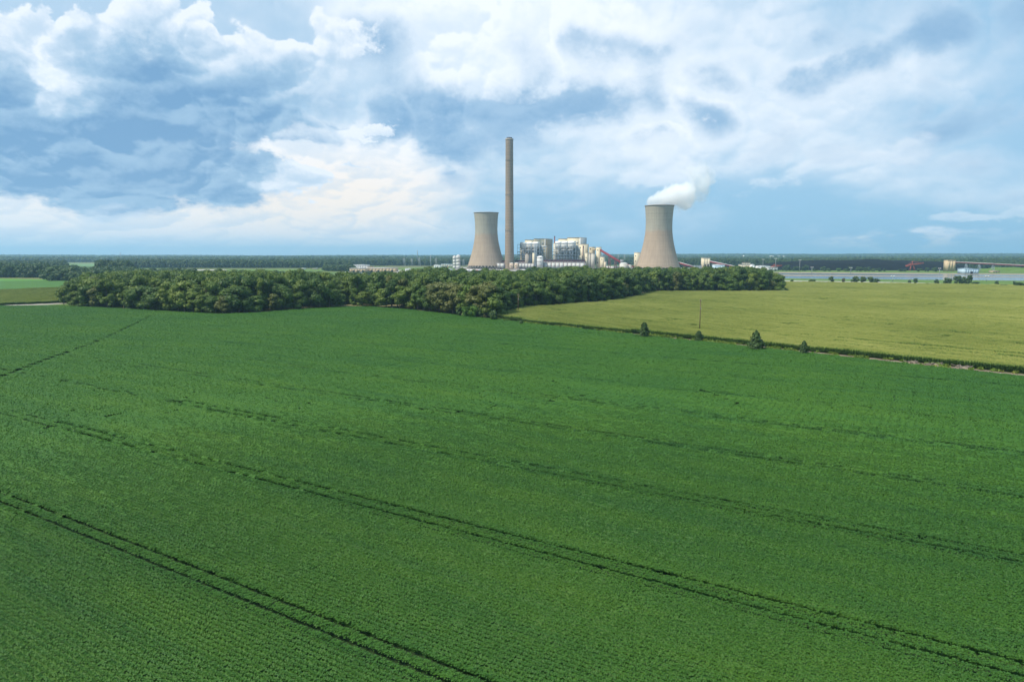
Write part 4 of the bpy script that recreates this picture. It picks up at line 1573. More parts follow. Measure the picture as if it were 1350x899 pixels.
def conveyor(pts, w, hgt, mt, roof, label, trestle=(), group=None, leg=None):
    """enclosed gallery through (px, py, Y) points with trestle legs"""
    P = [np.array([XA(a, Y), Y, ZA(b, Y)]) for a, b, Y in pts]
    base = P[-1].copy()
    base[2] = 0
    t = thing('conveyor', label, 'conveyor', tuple(base), 0, group)
    for a, b in zip(P[:-1], P[1:]):
        a, b = a - base, b - base
        d = (b - a) / np.linalg.norm(b - a)
        s = np.cross(d, (0, 0, 1.0))
        s /= np.linalg.norm(s)
        u = np.cross(s, d)
        c = [a - s * w / 2 - u * hgt, a + s * w / 2 - u * hgt, a + s * w / 2, a - s * w / 2]
        e = [q + (b - a) for q in c]
        gal = MB().add(c + e, [(0, 3, 2, 1), (4, 5, 6, 7), (0, 1, 5, 4), (1, 2, 6, 5), (2, 3, 7, 6), (3, 0, 4, 7)]).build('gallery', mt, t)
        o1, o2 = s * (w / 2 + .3), u * .12
        c = [a - o1 + o2 * .1, a + o1 + o2 * .1, a + o1 + u * .7, a - o1 + u * .7]
        e = [q + (b - a) for q in c]
        MB().add(c + e, [(0, 3, 2, 1), (4, 5, 6, 7), (0, 1, 5, 4), (1, 2, 6, 5), (2, 3, 7, 6), (3, 0, 4, 7)]).build('roof', roof, gal)
    for seg, f in trestle:
        p = P[seg] + (P[seg + 1] - P[seg]) * f - base
        mb = MB()
        ztop = p[2] - hgt
        if ztop > 2:
            for sx in (-1, 1):
                for sy in (-1, 1):
                    mb.beam((p[0] + sx * 2.6, p[1] + sy * 2.6, 0), (p[0] + sx * 1.2, p[1] + sy * 1.2, ztop), .55)
            k = max(2, int(ztop / 6))
            for i in range(k):
                za, zb = ztop * i / k, ztop * (i + 1) / k
                fa, fb = 2.6 - 1.4 * i / k, 2.6 - 1.4 * (i + 1) / k
                mb.beam((p[0] - fa, p[1] - fa, za), (p[0] + fb, p[1] - fb, zb), .35)
                mb.beam((p[0] - fb, p[1] - fb, zb), (p[0] + fb, p[1] - fb, zb), .35)
            mb.build('trestle', leg or M['maroon'], t)
    return t


Yc = on_line(791, 44)[1]
conveyor([(790.5, 328.6, Yc), (820, 346.0, 1560), (836, 351.5, 1540)], 4.2, 3.4, M['red_conv'], M['red_conv'],
         'dark red sloping coal conveyor from the hoist tower down to the domed tank', [(0, .45), (0, .72), (0, .93)])
loc = (XA(820, 1556), 1556, 0)
t = thing('transfer_house', 'small grey transfer house on the red conveyor', 'building', loc, 0)
z1 = ZA(342.6, 1556)
MB().box(-3.2, 3.2, -3.2, 3.2, z1 - 6, z1).build('wall', M['galv'], t)
MB().box(-3.6, 3.6, -3.6, 3.6, z1 + .01, z1 + .6).build('roof', M['pinkroof'], t)
MB().box(-2.6, 2.6, -2.6, 2.6, 0, z1 - 6.02).build('leg_frame', M['maroon'], t)


def dome_tank(px0, px1, pyt, Y, label):
    r = (XA(px1, Y) - XA(px0, Y)) / 2
    x = (XA(px1, Y) + XA(px0, Y)) / 2
    h = ZA(pyt, Y)
    t = thing('domed_tank', label, 'tank', (x, Y, 0), 0, 'domed grey tanks')
    MB().lathe([(r, 0), (r, h - r * .34)], 30, cap=True).build('shell', M['greysheet'], t)
    MB().lathe([(r + .2, h - r * .34), (r * .93, h - r * .2), (r * .7, h - r * .07), (r * .35, h - r * .01), (.1, h)], 30).build('dome', M['offwhite'], t, smooth=True)
    MB().box(-r * .7, -r * .25, -r - .4, -r * .6, 0, h * .5).build('door', M['dark_steel'], t)


dome_tank(817, 827.4, 346.2, 1500, 'larger domed grey tank under the red conveyor')
dome_tank(827.6, 832.8, 349.2, 1506, 'smaller domed grey tank under the red conveyor')
block('surge_bin', 'cream tower partly hidden behind the steaming cooling tower', 'tower', 835.8, 842.5, 333.2, 60, 14, M['cream'], [(.2, .80, .84, 2.2, M['opening']), (.2, .5, .54, 2.2, M['opening'])])

# ------------------------------------------------------------------ coal yard side
conveyor([(880, 340.5, 1600), (897, 346.4, 1580), (917, 351.8, 1560)], 4, 3.2, M['red_conv'], M['pale_conv'], 'pale-roofed conveyor coming out behind the steaming cooling tower', [(1, .3)])


def shed(name, label, cat, px0, px1, pyt, Y, dep, wall, roof, nb=4, gable=0.0, doors=1, group=None, rz=0.0):
    x0, x1 = XA(px0, Y), XA(px1, Y)
    w, h = x1 - x0, ZA(pyt, Y)
    t = thing(name, label, cat, ((x0 + x1) / 2, Y, 0), rz, group)
    for k in range(nb):
        MB().box(-w / 2 + w * k / nb + .05, -w / 2 + w * (k + 1) / nb - .05, 0, .5, 0, h - .02).build('wall_panel', wall, t)
    MB().box(-w / 2 + .06, w / 2 - .06, .45, dep, 0, h - .06).build('wall', wall, t)
    MB().prism([(-w / 2 - .5, h), (w / 2 + .5, h), (w / 2 + .5, h + .5), (0, h + .5 + gable), (-w / 2 - .5, h + .5)], -.5, dep + .5).build('roof', roof, t)
    for k in range(doors):
        xx = -w / 2 + w * (k + .6) / (doors + .4)
        MB().box(xx, xx + min(4.5, w * .16), -.25, .3, 0, h * .5).build('door', M['opening'], t)
    return t


shed('transfer_tower', 'pale transfer tower between two sloping conveyors above the wood', 'tower', 926.6, 936.2, 340.2, 1600, 16, M['cream'], M['pinkroof'], 3, 0, 2)
conveyor([(936.5, 344.4, 1600), (962, 349.6, 1560), (978, 353.4, 1530)], 3.6, 3.0, M['red_conv'], M['pale_conv'], 'red-sided pale-roofed conveyor sloping down from the transfer tower', [(0, .5)])
shed('blue_shed', 'pale blue shed under the conveyor of the transfer tower', 'building', 942, 956, 349.4, 1450, 18, M['blue_sheet'], M['white'], 5, .6)
shed('crusher_house', 'wide cream crusher house above the right end of the wood', 'building', 976.5, 990.5, 349.0, 1500, 16, M['cream'], M['pinkroof'], 4)
shed('crusher_tower', 'tall cream middle block of the crusher house', 'building', 980.5, 989.5, 346.3, 1520, 12, M['cream'], M['concrete_pink'], 3, 0, 0)
shed('white_shed', 'small white shed beside the cream crusher house', 'building', 990.8, 995.4, 349.4, 1490, 12, M['white'], M['white'], 2, .8)
shed('white_shed', 'long low white shed left of the coal pile', 'building', 999, 1016, 350.8, 1560, 14, M['white'], M['white'], 5, .5, 2)
shed('white_shed', 'low white shed in front of the coal pile\'s left foot', 'building', 1013, 1026, 352.6, 1530, 10, M['offwhite'], M['pinkroof'], 4, .3, 2)
shed('pump_shed', 'small pale shed half hidden behind the wood, left of the transfer tower', 'building', 916, 925, 349.4, 1540, 8, M['offwhite'], M['grass_bank'], 3, .4)
shed('white_shed', 'low white shed with a red gantry near the wood\'s right end', 'building', 1000, 1009, 353.4, 1420, 9, M['offwhite'], M['white'], 3, .3, 1)

mound('coal_pile', XA(1134, 1650), 1650, 255, 80, 23.0, -.05, M['coal'], 1, 2.3, 'huge black coal pile beyond the ponds', 'coal pile')
mound('coal_pile', XA(1222, 1640), 1640, 95, 42, 11.5, 0, M['coal'], 4, 1.6, 'lower black coal mound at the right end of the coal pile', 'coal pile')


def stacker(px, py_top, Y, label, s=1.0, flip=1):
    t = thing('coal_stacker', label, 'stacker', (XA(px, Y), Y, 0))
    h = ZA(py_top, Y)
    mb = MB()
    for sx in (-1, 1):
        mb.beam((sx * 6 * s, -3, 0), (sx * 2 * s, 0, h * .62), 1.3)
        mb.beam((sx * 6 * s, 3, 0), (sx * 2 * s, 0, h * .62), 1.3)
    mb.build('portal', M['rust'], t)
    MB().box(-5 * s, 5 * s, -2.4, 2.4, h * .60, h * .72).build('turntable', M['rust'], t)
    b = MB()
    b.beam((-12 * s * flip, 0, h * .52), (26 * s * flip, 0, h * .80), 1.6)
    b.beam((-12 * s * flip, 0, h * .62), (26 * s * flip, 0, h * .86), .8)
    b.beam((0, 0, h), (24 * s * flip, 0, h * .82), .5)
    b.beam((0, 0, h), (-12 * s * flip, 0, h * .58), .5)
    b.build('boom', M['rust'], t)
    MB().beam((0, 0, h * .7), (0, 0, h), 1.6).build('mast', M['rust'], t)
    MB().box(-14 * s, -9 * s, -2.5, 2.5, h * .42, h * .58).build('counterweight', M['rust'], t)


stacker(1203, 344.6, 1560, 'red coal stacker with a boom above the coal pile')
stacker(1021, 348.6, 1590, 'red stacker at the coal pile\'s left foot', .7, 1)
shed('drive_tower', 'tan conveyor drive tower right of the coal pile', 'tower', 1249.5, 1260.4, 343.2, 1500, 14, M['tan'], M['concrete_pink'], 3, 0, 0)
conveyor([(1260.6, 345.4, 1500), (1312, 347.8, 1420), (1420, 353, 1350)], 3.6, 2.6, M['maroon'], M['pale_conv'], 'long pale overhead conveyor right of the tan drive tower', [(0, .28), (0, .62), (0, .96), (1, .5)], leg=M['blue_steel'])
shed('blue_shed', 'pale blue square building beside the pond at the right', 'building', 1272.4, 1291.4, 354.6, 1290, 20, M['blue_sheet'], M['blue_sheet'], 6, .3)
shed('tan_hut', 'low tan building under the long overhead conveyor', 'building', 1310, 1319.5, 357.3, 1380, 12, M['tan'], M['concrete_pink'], 3, .3)


def light_pole(px, pyt, Y, label, name='light_pole', heads=2):
    h = ZA(pyt, Y)
    t = thing(name, label, 'light pole', (XA(px, Y), Y, 0), 0, 'tall light poles round the coal yard')
    MB().tube((0, 0, 0), (0, 0, h), .45, .28, 8).build('pole', M['galv'], t)
    for k in range(heads):
        s = -1 if k else 1
        arm = MB().box(min(0, s * 2.2), max(0, s * 2.2), -.15, .15, h - .3, h).build('arm', M['galv'], t)
        MB().box(s * 1.7 - .8, s * 1.7 + .8, -.7, .7, h + .02, h + 1.0).build('lamp_head', M['lamp'], arm)


for px, pyt, Y, lab in ((1006, 342.4, 1520, 'light pole above the white shed near the wood\'s right end'), (1022.6, 341.4, 1520, 'light pole above the red stacker at the coal pile\'s left foot'),
                        (1054.6, 343.4, 1440, 'tall pale light pole in front of the coal pile\'s left part'), (1071, 352.8, 1300, 'light pole beyond the ponds, first right of the tall pale pole'),
                        (1122.4, 353.4, 1300, 'light pole beyond the ponds, in front of the coal pile\'s middle'), (1239.6, 354.2, 1280, 'light pole beyond the ponds, left of the tan drive tower'),
                        (1178.4, 364.5, 930, 'light pole by the gravel road, right of the dark bushes'), (1303, 364.5, 930, 'light pole by the gravel road, below the blue square building')):
    light_pole(px, pyt, Y, lab)

# ------------------------------------------------------------------ buildings left of the plant
shed('office_block', 'white-roofed upper floor of the low complex beyond the wood', 'building', 466, 485, 349.6, 1560, 20, M['offwhite'], M['white'], 6, .5, 3)
shed('warehouse', 'long beige warehouse beyond the wood, right of the white-roofed block', 'building', 482.5, 522.5, 353.6, 1450, 22, M['tan'], M['pinkroof'], 9, .4, 4)
shed('warehouse', 'beige front wing below the white-roofed block beyond the wood', 'building', 460.6, 482, 354.2, 1430, 18, M['tan'], M['pinkroof'], 6, .3, 3)
shed('annex', 'small beige annex between the white-roofed block and the warehouse', 'building', 484.5, 491.5, 351.8, 1520, 10, M['tan'], M['concrete_pink'], 2)
shed('farm_shed', 'small white shed at the far left of the low complex', 'building', 443, 455, 354.0, 1640, 14, M['offwhite'], M['pinkroof'], 4, .5, 1)
shed('farm_shed', 'pinkish shed beyond the wood, second left of the low complex', 'building', 411.5, 418, 354.4, 1700, 10, M['concrete_pink'], M['pinkroof'], 2, .5)
shed('farm_shed', 'white shed beyond the wood, farthest left of the low complex', 'building', 395, 402, 354.2, 1700, 10, M['white'], M['white'], 2, .6)
shed('low_wall_shed', 'long pale low shed in front of the low complex', 'building', 446, 476, 359.2, 1240, 8, M['offwhite'], M['pinkroof'], 6, .2)
shed('substation_shed', 'pale shed in the distant yard left of the white silos', 'building', 572, 581, 349.6, 1850, 14, M['white'], M['white'], 3, .4)
shed('substation_shed', 'long grey shed in the distant yard beside the white silos', 'building', 581.5, 597, 348.2, 1950, 14, M['greysheet'], M['blue_sheet'], 5, .3)
shed('yard_shed', 'white-roofed shed in the parking yard right of the warehouse', 'building', 534, 543, 354.4, 1500, 10, M['white'], M['white'], 3, .4)
shed('yard_shed', 'low white yard shed nearest the white silos', 'building', 577, 596, 354.6, 1450, 10, M['offwhite'], M['white'], 6, .3, 3)
shed('distant_works', 'pale distant works on the horizon right of the steaming tower', 'building', 1018, 1036, 337.6, 5200, 60, M['white'], M['white'], 4)
shed('distant_works', 'long pale distant shed in the far woods left of the plant', 'building', 494, 517, 343.6, 3050, 30, M['pinkroof'], M['pinkroof'], 4)
shed('water_tank', 'tiny pale distant tower on the horizon right of the steaming cooling tower', 'tower', 979.6, 981.2, 336.8, 4600, 8, M['white'], M['white'], 1)

# yellow crane
Yk = 1480
t = thing('crane', 'yellow crane with a leaning jib left of the white silos', 'crane', (XA(588.6, Yk), Yk, 0))
MB().box(-4, 4, -2.5, 2.5, .6, 3.6).build('carriage', M['yellow'], t)
MB().box(-3.2, -.8, -2.2, 2.2, 3.6, 6.0).build('cab', M['yellow'], t)
jb = MB()
zt = ZA(350.8, Yk)
for sy in (-.7, .7):
    jb.beam((0, sy, 3), (3.2, sy * .4, zt), .55)
for k in range(6):
    jb.beam((3.2 * k / 6, -.7, 3 + (zt - 3) * k / 6), (3.2 * (k + 1) / 6, .7 - .1 * k, 3 + (zt - 3) * (k + 1) / 6), .3)
jb.build('jib', M['yellow'], t)
MB().box(-4.4, 4.4, -3.2, -2.0, 0, 1.3).box(-4.4, 4.4, 2.0, 3.2, 0, 1.3).build('tracks', M['dark_steel'], t)

# parked cars and trailers
PAINT = [painted('car_paint_' + n, c, .04, .35, .5, False, .5) for n, c in (('white', (.75, .75, .76)), ('silver', (.45, .46, .48)), ('red', (.36, .05, .05)), ('dark', (.05, .06, .08)), ('blue', (.08, .14, .30)))]
CARN = ['white', 'silver', 'red', 'dark', 'blue']


def car_meshes():
    b = MB().prism([(-2.2, .35), (2.2, .35), (2.25, .8), (1.3, .95), (-2.2, .98)], -.9, .9).mesh('body', None)
    c = MB().prism([(-1.8, .97), (.95, .96), (.35, 1.45), (-1.3, 1.47)], -.8, .8).mesh('cabin', M['opening'])
    w = MB()
    for x in (-1.35, 1.4):
        for y in (-.92, .72):
            w.tube((x, y, .33), (x, y + .2, .33), .33, n=12)
    return b, c, w.mesh('wheels', M['opening'])


CB, CC, CW = car_meshes()
CB.materials.append(PAINT[0])
g = np.random.default_rng(5)
lots = []
for k in range(26):
    lots.append((512 + (k // 4) * 7.2 + g.uniform(-2, 2), 1300 + 18 * (k % 4) + g.uniform(-3, 3), int(g.integers(0, 5)), g.choice([0, math.pi]) + g.normal(0, .1)))
count = [0] * 5
for px, Yv, ci, rz in sorted(lots):
    count[ci] += 1
    t = thing('parked_car', f'{ordinal(count[ci])} {CARN[ci]} car from the beige warehouse in the parking yard', 'car', (XA(px, Yv), Yv, .2), rz, 'cars parked beyond the wood')
    for nm, me in (('body', CB), ('cabin', CC), ('wheels', CW)):
        o = obj(nm, me, t)
        if nm == 'body':
            o.material_slots[0].link = 'OBJECT'
            o.material_slots[0].material = PAINT[ci]
for px, Yv, L, mt_, lab in ((617, 1500, 13, 'white', 'white trailer parked left of the long service hall'), (623.5, 1470, 12, 'white', 'white trailer below the left end of the service hall'), (631, 1490, 12, 'silver', 'silver tanker below the left service hall'),
                            (627, 1440, 11, 'red', 'red-based trailer among the trees below the service hall'), (651, 1480, 14, 'white', 'white trailer below the middle of the left service hall'), (664, 1490, 14, 'white', 'white rounded trailer at the chimney foot'),
                            (697.5, 1480, 15, 'white', 'white trailer below the white tank'), (690, 1500, 10, 'white', 'white trailer in front of the short service hall')):
    t = thing('trailer', lab, 'trailer', (XA(px, Yv), Yv, .2), .1 * math.sin(px), 'trailers parked in the plant yard')
    MB().prism([(-L / 2, 1.2), (L / 2, 1.2), (L / 2, 3.8), (L / 2 - .5, 4.2), (-L / 2 + .5, 4.2), (-L / 2, 3.8)], -1.3, 1.3).build('body', PAINT[CARN.index(mt_)], t)
    w = MB()
    for x in (-L / 2 + 1.5, -L / 2 + 2.8, L / 2 - 1.8):
        for y in (-1.3, .95):
            w.tube((x, y, .5), (x, y + .35, .5), .5, n=12)
    w.build('wheels', M['opening'], t)
    MB().box(-L / 2, L / 2, -.5, .5, .75, 1.18).build('chassis', M['dark_steel'], t)


# lattice masts and pylons beyond
def mast(px, pyt, Y, w, label, arms=False):
    h = ZA(pyt, Y)
    t = thing('pylon' if arms else 'radio_mast', label, 'pylon' if arms else 'mast', (XA(px, Y), Y, 0), .4)
    mb = MB()
    th = .16 * Y / 900
    top = .25 if arms else .9
    for sx, sy in ((-1, -1), (1, -1), (1, 1), (-1, 1)):
        mb.beam((sx * w, sy * w, 0), (sx * w * top, sy * w * top, h), th)
    n = 8
    for k in range(n):
        a, b = 1 - (1 - top) * k / n, 1 - (1 - top) * (k + 1) / n
        mb.beam((-w * a, -w * a, h * k / n), (w * b, -w * b, h * (k + 1) / n), th * .6)
        mb.beam((w * a, -w * a, h * k / n), (-w * b, -w * b, h * (k + 1) / n), th * .6)
    mb.build('lattice', M['galv'], t)
    if arms:
        for f in (.7, .82, .94):
            MB().box(-6.5, 6.5, -.3, .3, h * f, h * f + .5).build('cross_arm', M['galv'], t)
    else:
        MB().tube((0, 0, h), (0, 0, h * 1.05), th * .4, n=6).build('antenna', M['galv'], t)


mast(550.5, 330.0, 3100, 1.2, 'thin radio mast rising above the horizon left of the white silos')
mast(567.8, 336.5, 1900, 1.0, 'thin pale mast standing in the yard left of the white silos')
mast(159.5, 333.0, 4200, 1.4, 'thin radio mast on the far left horizon')
for i, (px, pyt, Y, lab) in enumerate(((533, 340.6, 2200, 'farthest-left lattice pylon in the woods left of the plant'), (543, 341.2, 2240, 'lattice pylon just left of the radio mast'), (553, 340.2, 2180, 'lattice pylon just right of the radio mast'),
                                       (575, 341.0, 2150, 'lattice pylon above the distant substation sheds'), (611, 342.0, 2150, 'lattice pylon between the white silos and the smaller cooling tower'),
                                       (794, 335.4, 2500, 'lattice pylon behind the hoist tower'), (815, 335.4, 2500, 'lattice pylon behind the red conveyor'), (823.5, 335.2, 2500, 'lattice pylon just right of the red conveyor'))):
    mast(px, pyt, Y, 3.4, lab, True)

# ------------------------------------------------------------------ between the fields
def pole(px, py_base, pyt, label):
    gx, gy = G(px, py_base)
    h = ZA(pyt, gy)
    t = thing('utility_pole', label, 'pole', (gx, gy, 0), 0.7, 'utility poles in the corn')
    MB().tube((0, 0, -.2), (0, 0, h), .21, .14, 10).build('pole', M['wood_pole'], t)
    ca = MB().box(-.75, .75, -.06, .06, h - .75, h - .60).build('cross_arm', M['wood_pole'], t)
    for s in (-.6, 0, .6):
        MB().tube((s, 0, h - .6 + (.62 if s == 0 else 0)), (s, 0, h - .38 + (.62 if s == 0 else 0)), .06, n=8).build('insulator', M['lamp'], ca)
    MB().tube((.18, -.2, h * .72), (.18, -.2, h * .72 + .5), .14, n=8).build('junction_box', M['galv'], t)


pole(922.2, 440.5, 394.6, 'wooden utility pole behind the second small cedar')
pole(683.2, 414.5, 387.6, 'wooden utility pole in the corn near the wood\'s corner')


def cedar_mesh(seed, h, r, shape):
    g = np.random.default_rng(seed)
    n = 1500
    u = g.uniform(0.02, 1, n) ** .8
    if shape == 'cone':
        prof = (1 - u) ** .75 * (.55 + .45 * np.minimum(1, u * 6))
    else:
        prof = np.sqrt(np.clip(1 - ((u - .36) / .66) ** 2, 0, 1)) * (1 - .25 * u)
    th = g.uniform(0, math.tau, n)
    lump = 1 + .20 * np.sin(th * 3 + u * 9 + seed) + .18 * np.sin(th * 5 - u * 27 + seed) + .10 * np.sin(th * 2 + u * 41)
    rr = r * prof * lump * g.uniform(.62, 1.14, n)
    P = np.c_[np.cos(th) * rr, np.sin(th) * rr, .15 + u * (h - .15)]
    nr = np.c_[np.cos(th), np.sin(th), np.full(n, .45)] + g.normal(0, .4, (n, 3))
    V, F = quads(P, nr, g.uniform(.25, .55, n) * h / 7, g, 1.5)
    core = []
    m = 12
    for k in range(9):
        uu = k / 8 * .94
        pr = (1 - uu) ** .75 * (.55 + .45 * min(1, uu * 6)) if shape == 'cone' else math.sqrt(max(.02, 1 - ((uu - .42) / .60) ** 2))
        core.append((r * pr * .52, .1 + uu * (h - .2)))
    mb = MB().add(V, [list(f) for f in F]).lathe(core, m)
    return mb.mesh('crown', M['cedar'])


for i, (px, pyb, pyt, hw, shp, lab) in enumerate(((849.3, 445.6, 425.4, 5.6, 'col', 'slim dark cedar at the field margin, farthest from the camera'), (921, 451, 436.4, 5.0, 'col', 'small round cedar at the foot of the utility pole'),
                                                  (996.2, 462.2, 435.8, 12.0, 'cone', 'largest cone-shaped cedar at the field margin'), (1059.3, 468.0, 449.6, 4.6, 'col', 'small slim cedar at the field margin, nearest the camera'))):
    gx, gy = G(px, pyb)
    h = ZA(pyt, gy)
    r = hw * gy / 900
    t = thing('cedar_tree', lab, 'tree', (gx, gy, 0), 0, 'cedars along the field margin')
    obj('crown', cedar_mesh(400 + i, h, r, shp), t)
    MB().tube((0, 0, -.1), (0, 0, h * .5), .14, .06, 8).build('trunk', M['bark'], t)


def bush_mesh(seed, mt, nq=420, size=.42):
    me = crown_mesh(seed, h=4.0, r=1.9, base=.1, lobes=8, nq=nq, size=size)
    me.name = 'foliage'
    me.materials.append(mt)
    return me


BUSH = {k: [bush_mesh(430 + 7 * i + j, M[k]) for j in range(3)] for i, k in enumerate(('lime', 'tree_far', 'cedar', 'olive'))}


def bush(px, pyb, pyt, hw, kind, label, group, name='bush', cat='bush', j=0, stem=True):
    gx, gy = G(px, pyb)
    h = max(.6, ZA(pyt, gy))
    r = hw * gy / 900
    t = thing(name, label, cat, (gx, gy, 0), px * .7, group)
    o = obj('foliage', BUSH[kind][j % 3], t)
    o.scale = (r / 1.9, r / 1.9, h / 4.0)
    if stem:
        MB().tube((0, 0, -.1), (0, 0, h * .5), max(.05, h * .02), max(.03, h * .012), 6).build('stem', M['bark'], t)


GB = 'bushes at the corner where wood, soybeans and corn meet'
for i, (px, pyb, pyt, hw, kd, lab) in enumerate(((606, 417.2, 405, 5, 'cedar', 'dark bush at the wood\'s corner, farthest left of the bush row'), (616, 418.2, 404, 7, 'lime', 'bright green bush at the wood\'s corner, second in the bush row'), (625, 419.2, 401.5, 8, 'lime', 'tallest bright yellow-green bush at the wood\'s corner'),
                                                 (634, 420.0, 406, 6, 'tree_far', 'mid-green bush at the wood\'s corner, fourth in the bush row'), (641.5, 420.8, 407.5, 5, 'olive', 'dull olive bush at the wood\'s corner, fifth in the bush row'), (650, 422.6, 409, 5.6, 'cedar', 'dark rounded bush at the right end of the corner bush row'),
                                                 (666.5, 424.6, 421, 3.2, 'lime', 'small bright bush on the margin right of the corner bushes'), (686.5, 428.0, 422.4, 3.4, 'cedar', 'small dark bush on the margin below the corn utility pole'))):
    bush(px, pyb, pyt, hw, kd, lab, GB, j=i)

GR = 'bushes and small trees along the gravel road by the ponds'
for i, (px, pyb, pyt, hw, kd, lab) in enumerate(((1043.8, 372.8, 368.6, 2.2, 'tree_far', 'small bush by the gravel road nearest the wood'), (1070.5, 373.4, 368.4, 4.2, 'tree_far', 'bushy clump by the gravel road, second from the wood'), (1095.6, 371.6, 364.6, 3.6, 'tree_far', 'oval tree by the gravel road, left of the brownish bush'),
                                                 (1111.6, 372.0, 366.8, 2.2, 'olive', 'small brownish bush by the gravel road'), (1127, 372.4, 364.4, 5.0, 'cedar', 'round dark tree by the pond, right of the brownish bush'), (1138, 372.4, 364.8, 3.8, 'cedar', 'dark tree by the pond between the round tree and the wide clump'),
                                                 (1148, 372.8, 365.2, 4.8, 'cedar', 'left half of the wide dark clump by the pond'), (1155, 373.2, 367.2, 4.0, 'cedar', 'right half of the wide dark clump by the pond'), (1199, 373.0, 369.4, 2.0, 'cedar', 'tiny dark bush left of a small round tree by the road'),
                                                 (1206.6, 373.6, 367.0, 3.2, 'tree_far', 'small round tree by the road between two tiny bushes'), (1222.6, 377.2, 373.6, 3.0, 'cedar', 'low dark bush on the corn\'s far edge'), (1234.4, 374.2, 368.2, 2.8, 'cedar', 'small dark tree left of the round pond-side tree'),
                                                 (1248.2, 374.4, 366.4, 5.2, 'cedar', 'large round dark tree below the tan drive tower'), (1262.5, 374.6, 363.8, 4.4, 'tree_far', 'left tree of the three tall ones by the pond'), (1269.6, 374.4, 365.2, 4.2, 'cedar', 'middle and shortest of the three tall trees by the pond'),
                                                 (1277.4, 374.8, 362.8, 4.4, 'tree_far', 'right and tallest of the three tall trees by the pond'), (1286, 375.4, 371.6, 4.6, 'tree_far', 'low bush right of the three tall pond trees'), (1313.6, 375.6, 370.2, 2.4, 'cedar', 'lone small tree on the grass at the right'),
                                                 (1337, 376.0, 371.0, 2.2, 'cedar', 'small bush near the right end of the grass bank'), (1344, 379.4, 372.2, 6.0, 'cedar', 'dark bushy tree at the right end of the corn\'s far edge'), (1300, 378.2, 375.0, 6.0, 'tree_far', 'low hedge clump on the corn\'s far edge, left part'), (1322, 378.8, 375.2, 7.0, 'tree_far', 'low hedge clump on the corn\'s far edge, right part'))):
    bush(px, pyb, pyt, hw, kd, lab, GR, j=i, name='roadside_bush')
g = np.random.default_rng(9)
row = [1034, 1038.3, 1047, 1051, 1059, 1063, 1071, 1075, 1085, 1091.5, 1105, 1115, 1121, 1132, 1139, 1145.6, 1152, 1158, 1166, 1187, 1192, 1212, 1222, 1232]
for i, px in enumerate(row):
    hgt = g.uniform(2.6, 6.2) if px not in (1038.3, 1063) else 8
    pb = 357.2 + (px - 1030) / 200 * 1.0
    bush(px, pb, pb - hgt, g.uniform(2.2, 4.2), ['tree_far', 'tree_far', 'lime' if i % 5 == 0 else 'tree_far', 'cedar'][i % 4],
         f"small tree at the coal pile's foot, {ordinal(i + 1)} from the wood", 'small trees in front of the coal pile', 'small_tree', 'tree', i, stem=False)


# weeds and rubble on the margin
def build_weeds():
    us = []
    for i in range(5):
        r = np.random.default_rng(500 + i)
        n = 70
        P = np.c_[r.normal(0, .35, n), r.normal(0, .35, n), r.uniform(.1, .75, n)]
        V, F = quads(P, np.c_[r.normal(0, 1, n), r.normal(0, 1, n), np.full(n, .5)], r.uniform(.2, .4, n), r, 1.6)
        us.append(unit('weed_tuft', V, F, [M['weeds']]))
    P = []
    for p, nr in along(SOY_EDGE, 1.0):
        L = abs(p[0] * .05)
        for k in range(5):
            o = rng.uniform(.2, 8.2)
            w = wave(np.array(p[0] * 3.1 + o * .6), 3)
            near_edge = o < .9 or o > 7.4
            if near_edge or w > (-.05 if p[0] < 90 else .42):
                P.append(p + nr * o + rng.uniform(-.5, .5, 2))
    P = np.array(P)
    s = rng.uniform(.5, 1.15, len(P))
    scatter('margin_weeds', P, us, rng.uniform(0, math.tau, len(P)), s, rng.integers(0, 5, len(P)), 'yellow-green weeds along the strip between the two crops', 'weeds', z=.05)


build_weeds()
M['log'] = painted('grey_dead_wood', (.19, .16, .135), .3, .95, 1.0)
for pi, (px, py, n, rad, lab) in enumerate(((1268, 485.5, 26, 2.6, 'grey brush pile on the margin near the right edge'), (1235, 481.5, 20, 2.6, 'brown brush heap left of the grey brush pile'), (1203, 478.5, 12, 2.0, 'low brown brush heap, farthest left on the margin'))):
    gx, gy = G(px, py)
    t = thing('brush_pile', lab, 'brush pile', (gx, gy, 0), 0)
    g = np.random.default_rng(40 + pi)
    for k in range(n):
        a = g.uniform(0, math.tau)
        p = np.array([g.normal(0, rad * .55), g.normal(0, rad * .4), g.uniform(.1, .75)])
        q = p + np.array([math.cos(a), math.sin(a), g.uniform(-.1, .35)]) * g.uniform(.9, 2.2)
        MB().tube(p, q, g.uniform(.05, .16), n=6).build('branch', M['log'], t)
    MB().lathe([(rad * .95, -.05), (rad * .7, .35), (rad * .3, .6), (.05, .66)], 14).build('soil_heap', M['margin'], t, smooth=True)
for px, py, lab in ((1319, 494.8, 'white stone block on the margin near the right edge'), (1338, 497.6, 'pale stone block on the margin at the right edge')):
    gx, gy = G(px, py)
    me = MB().prism([(-.6, 0), (.55, 0), (.62, .35), (.2, .58), (-.5, .5)], -.4, .45)
    tag(me.build('stone', M['white'], None, (gx, gy, .03), .4), lab, 'stone')

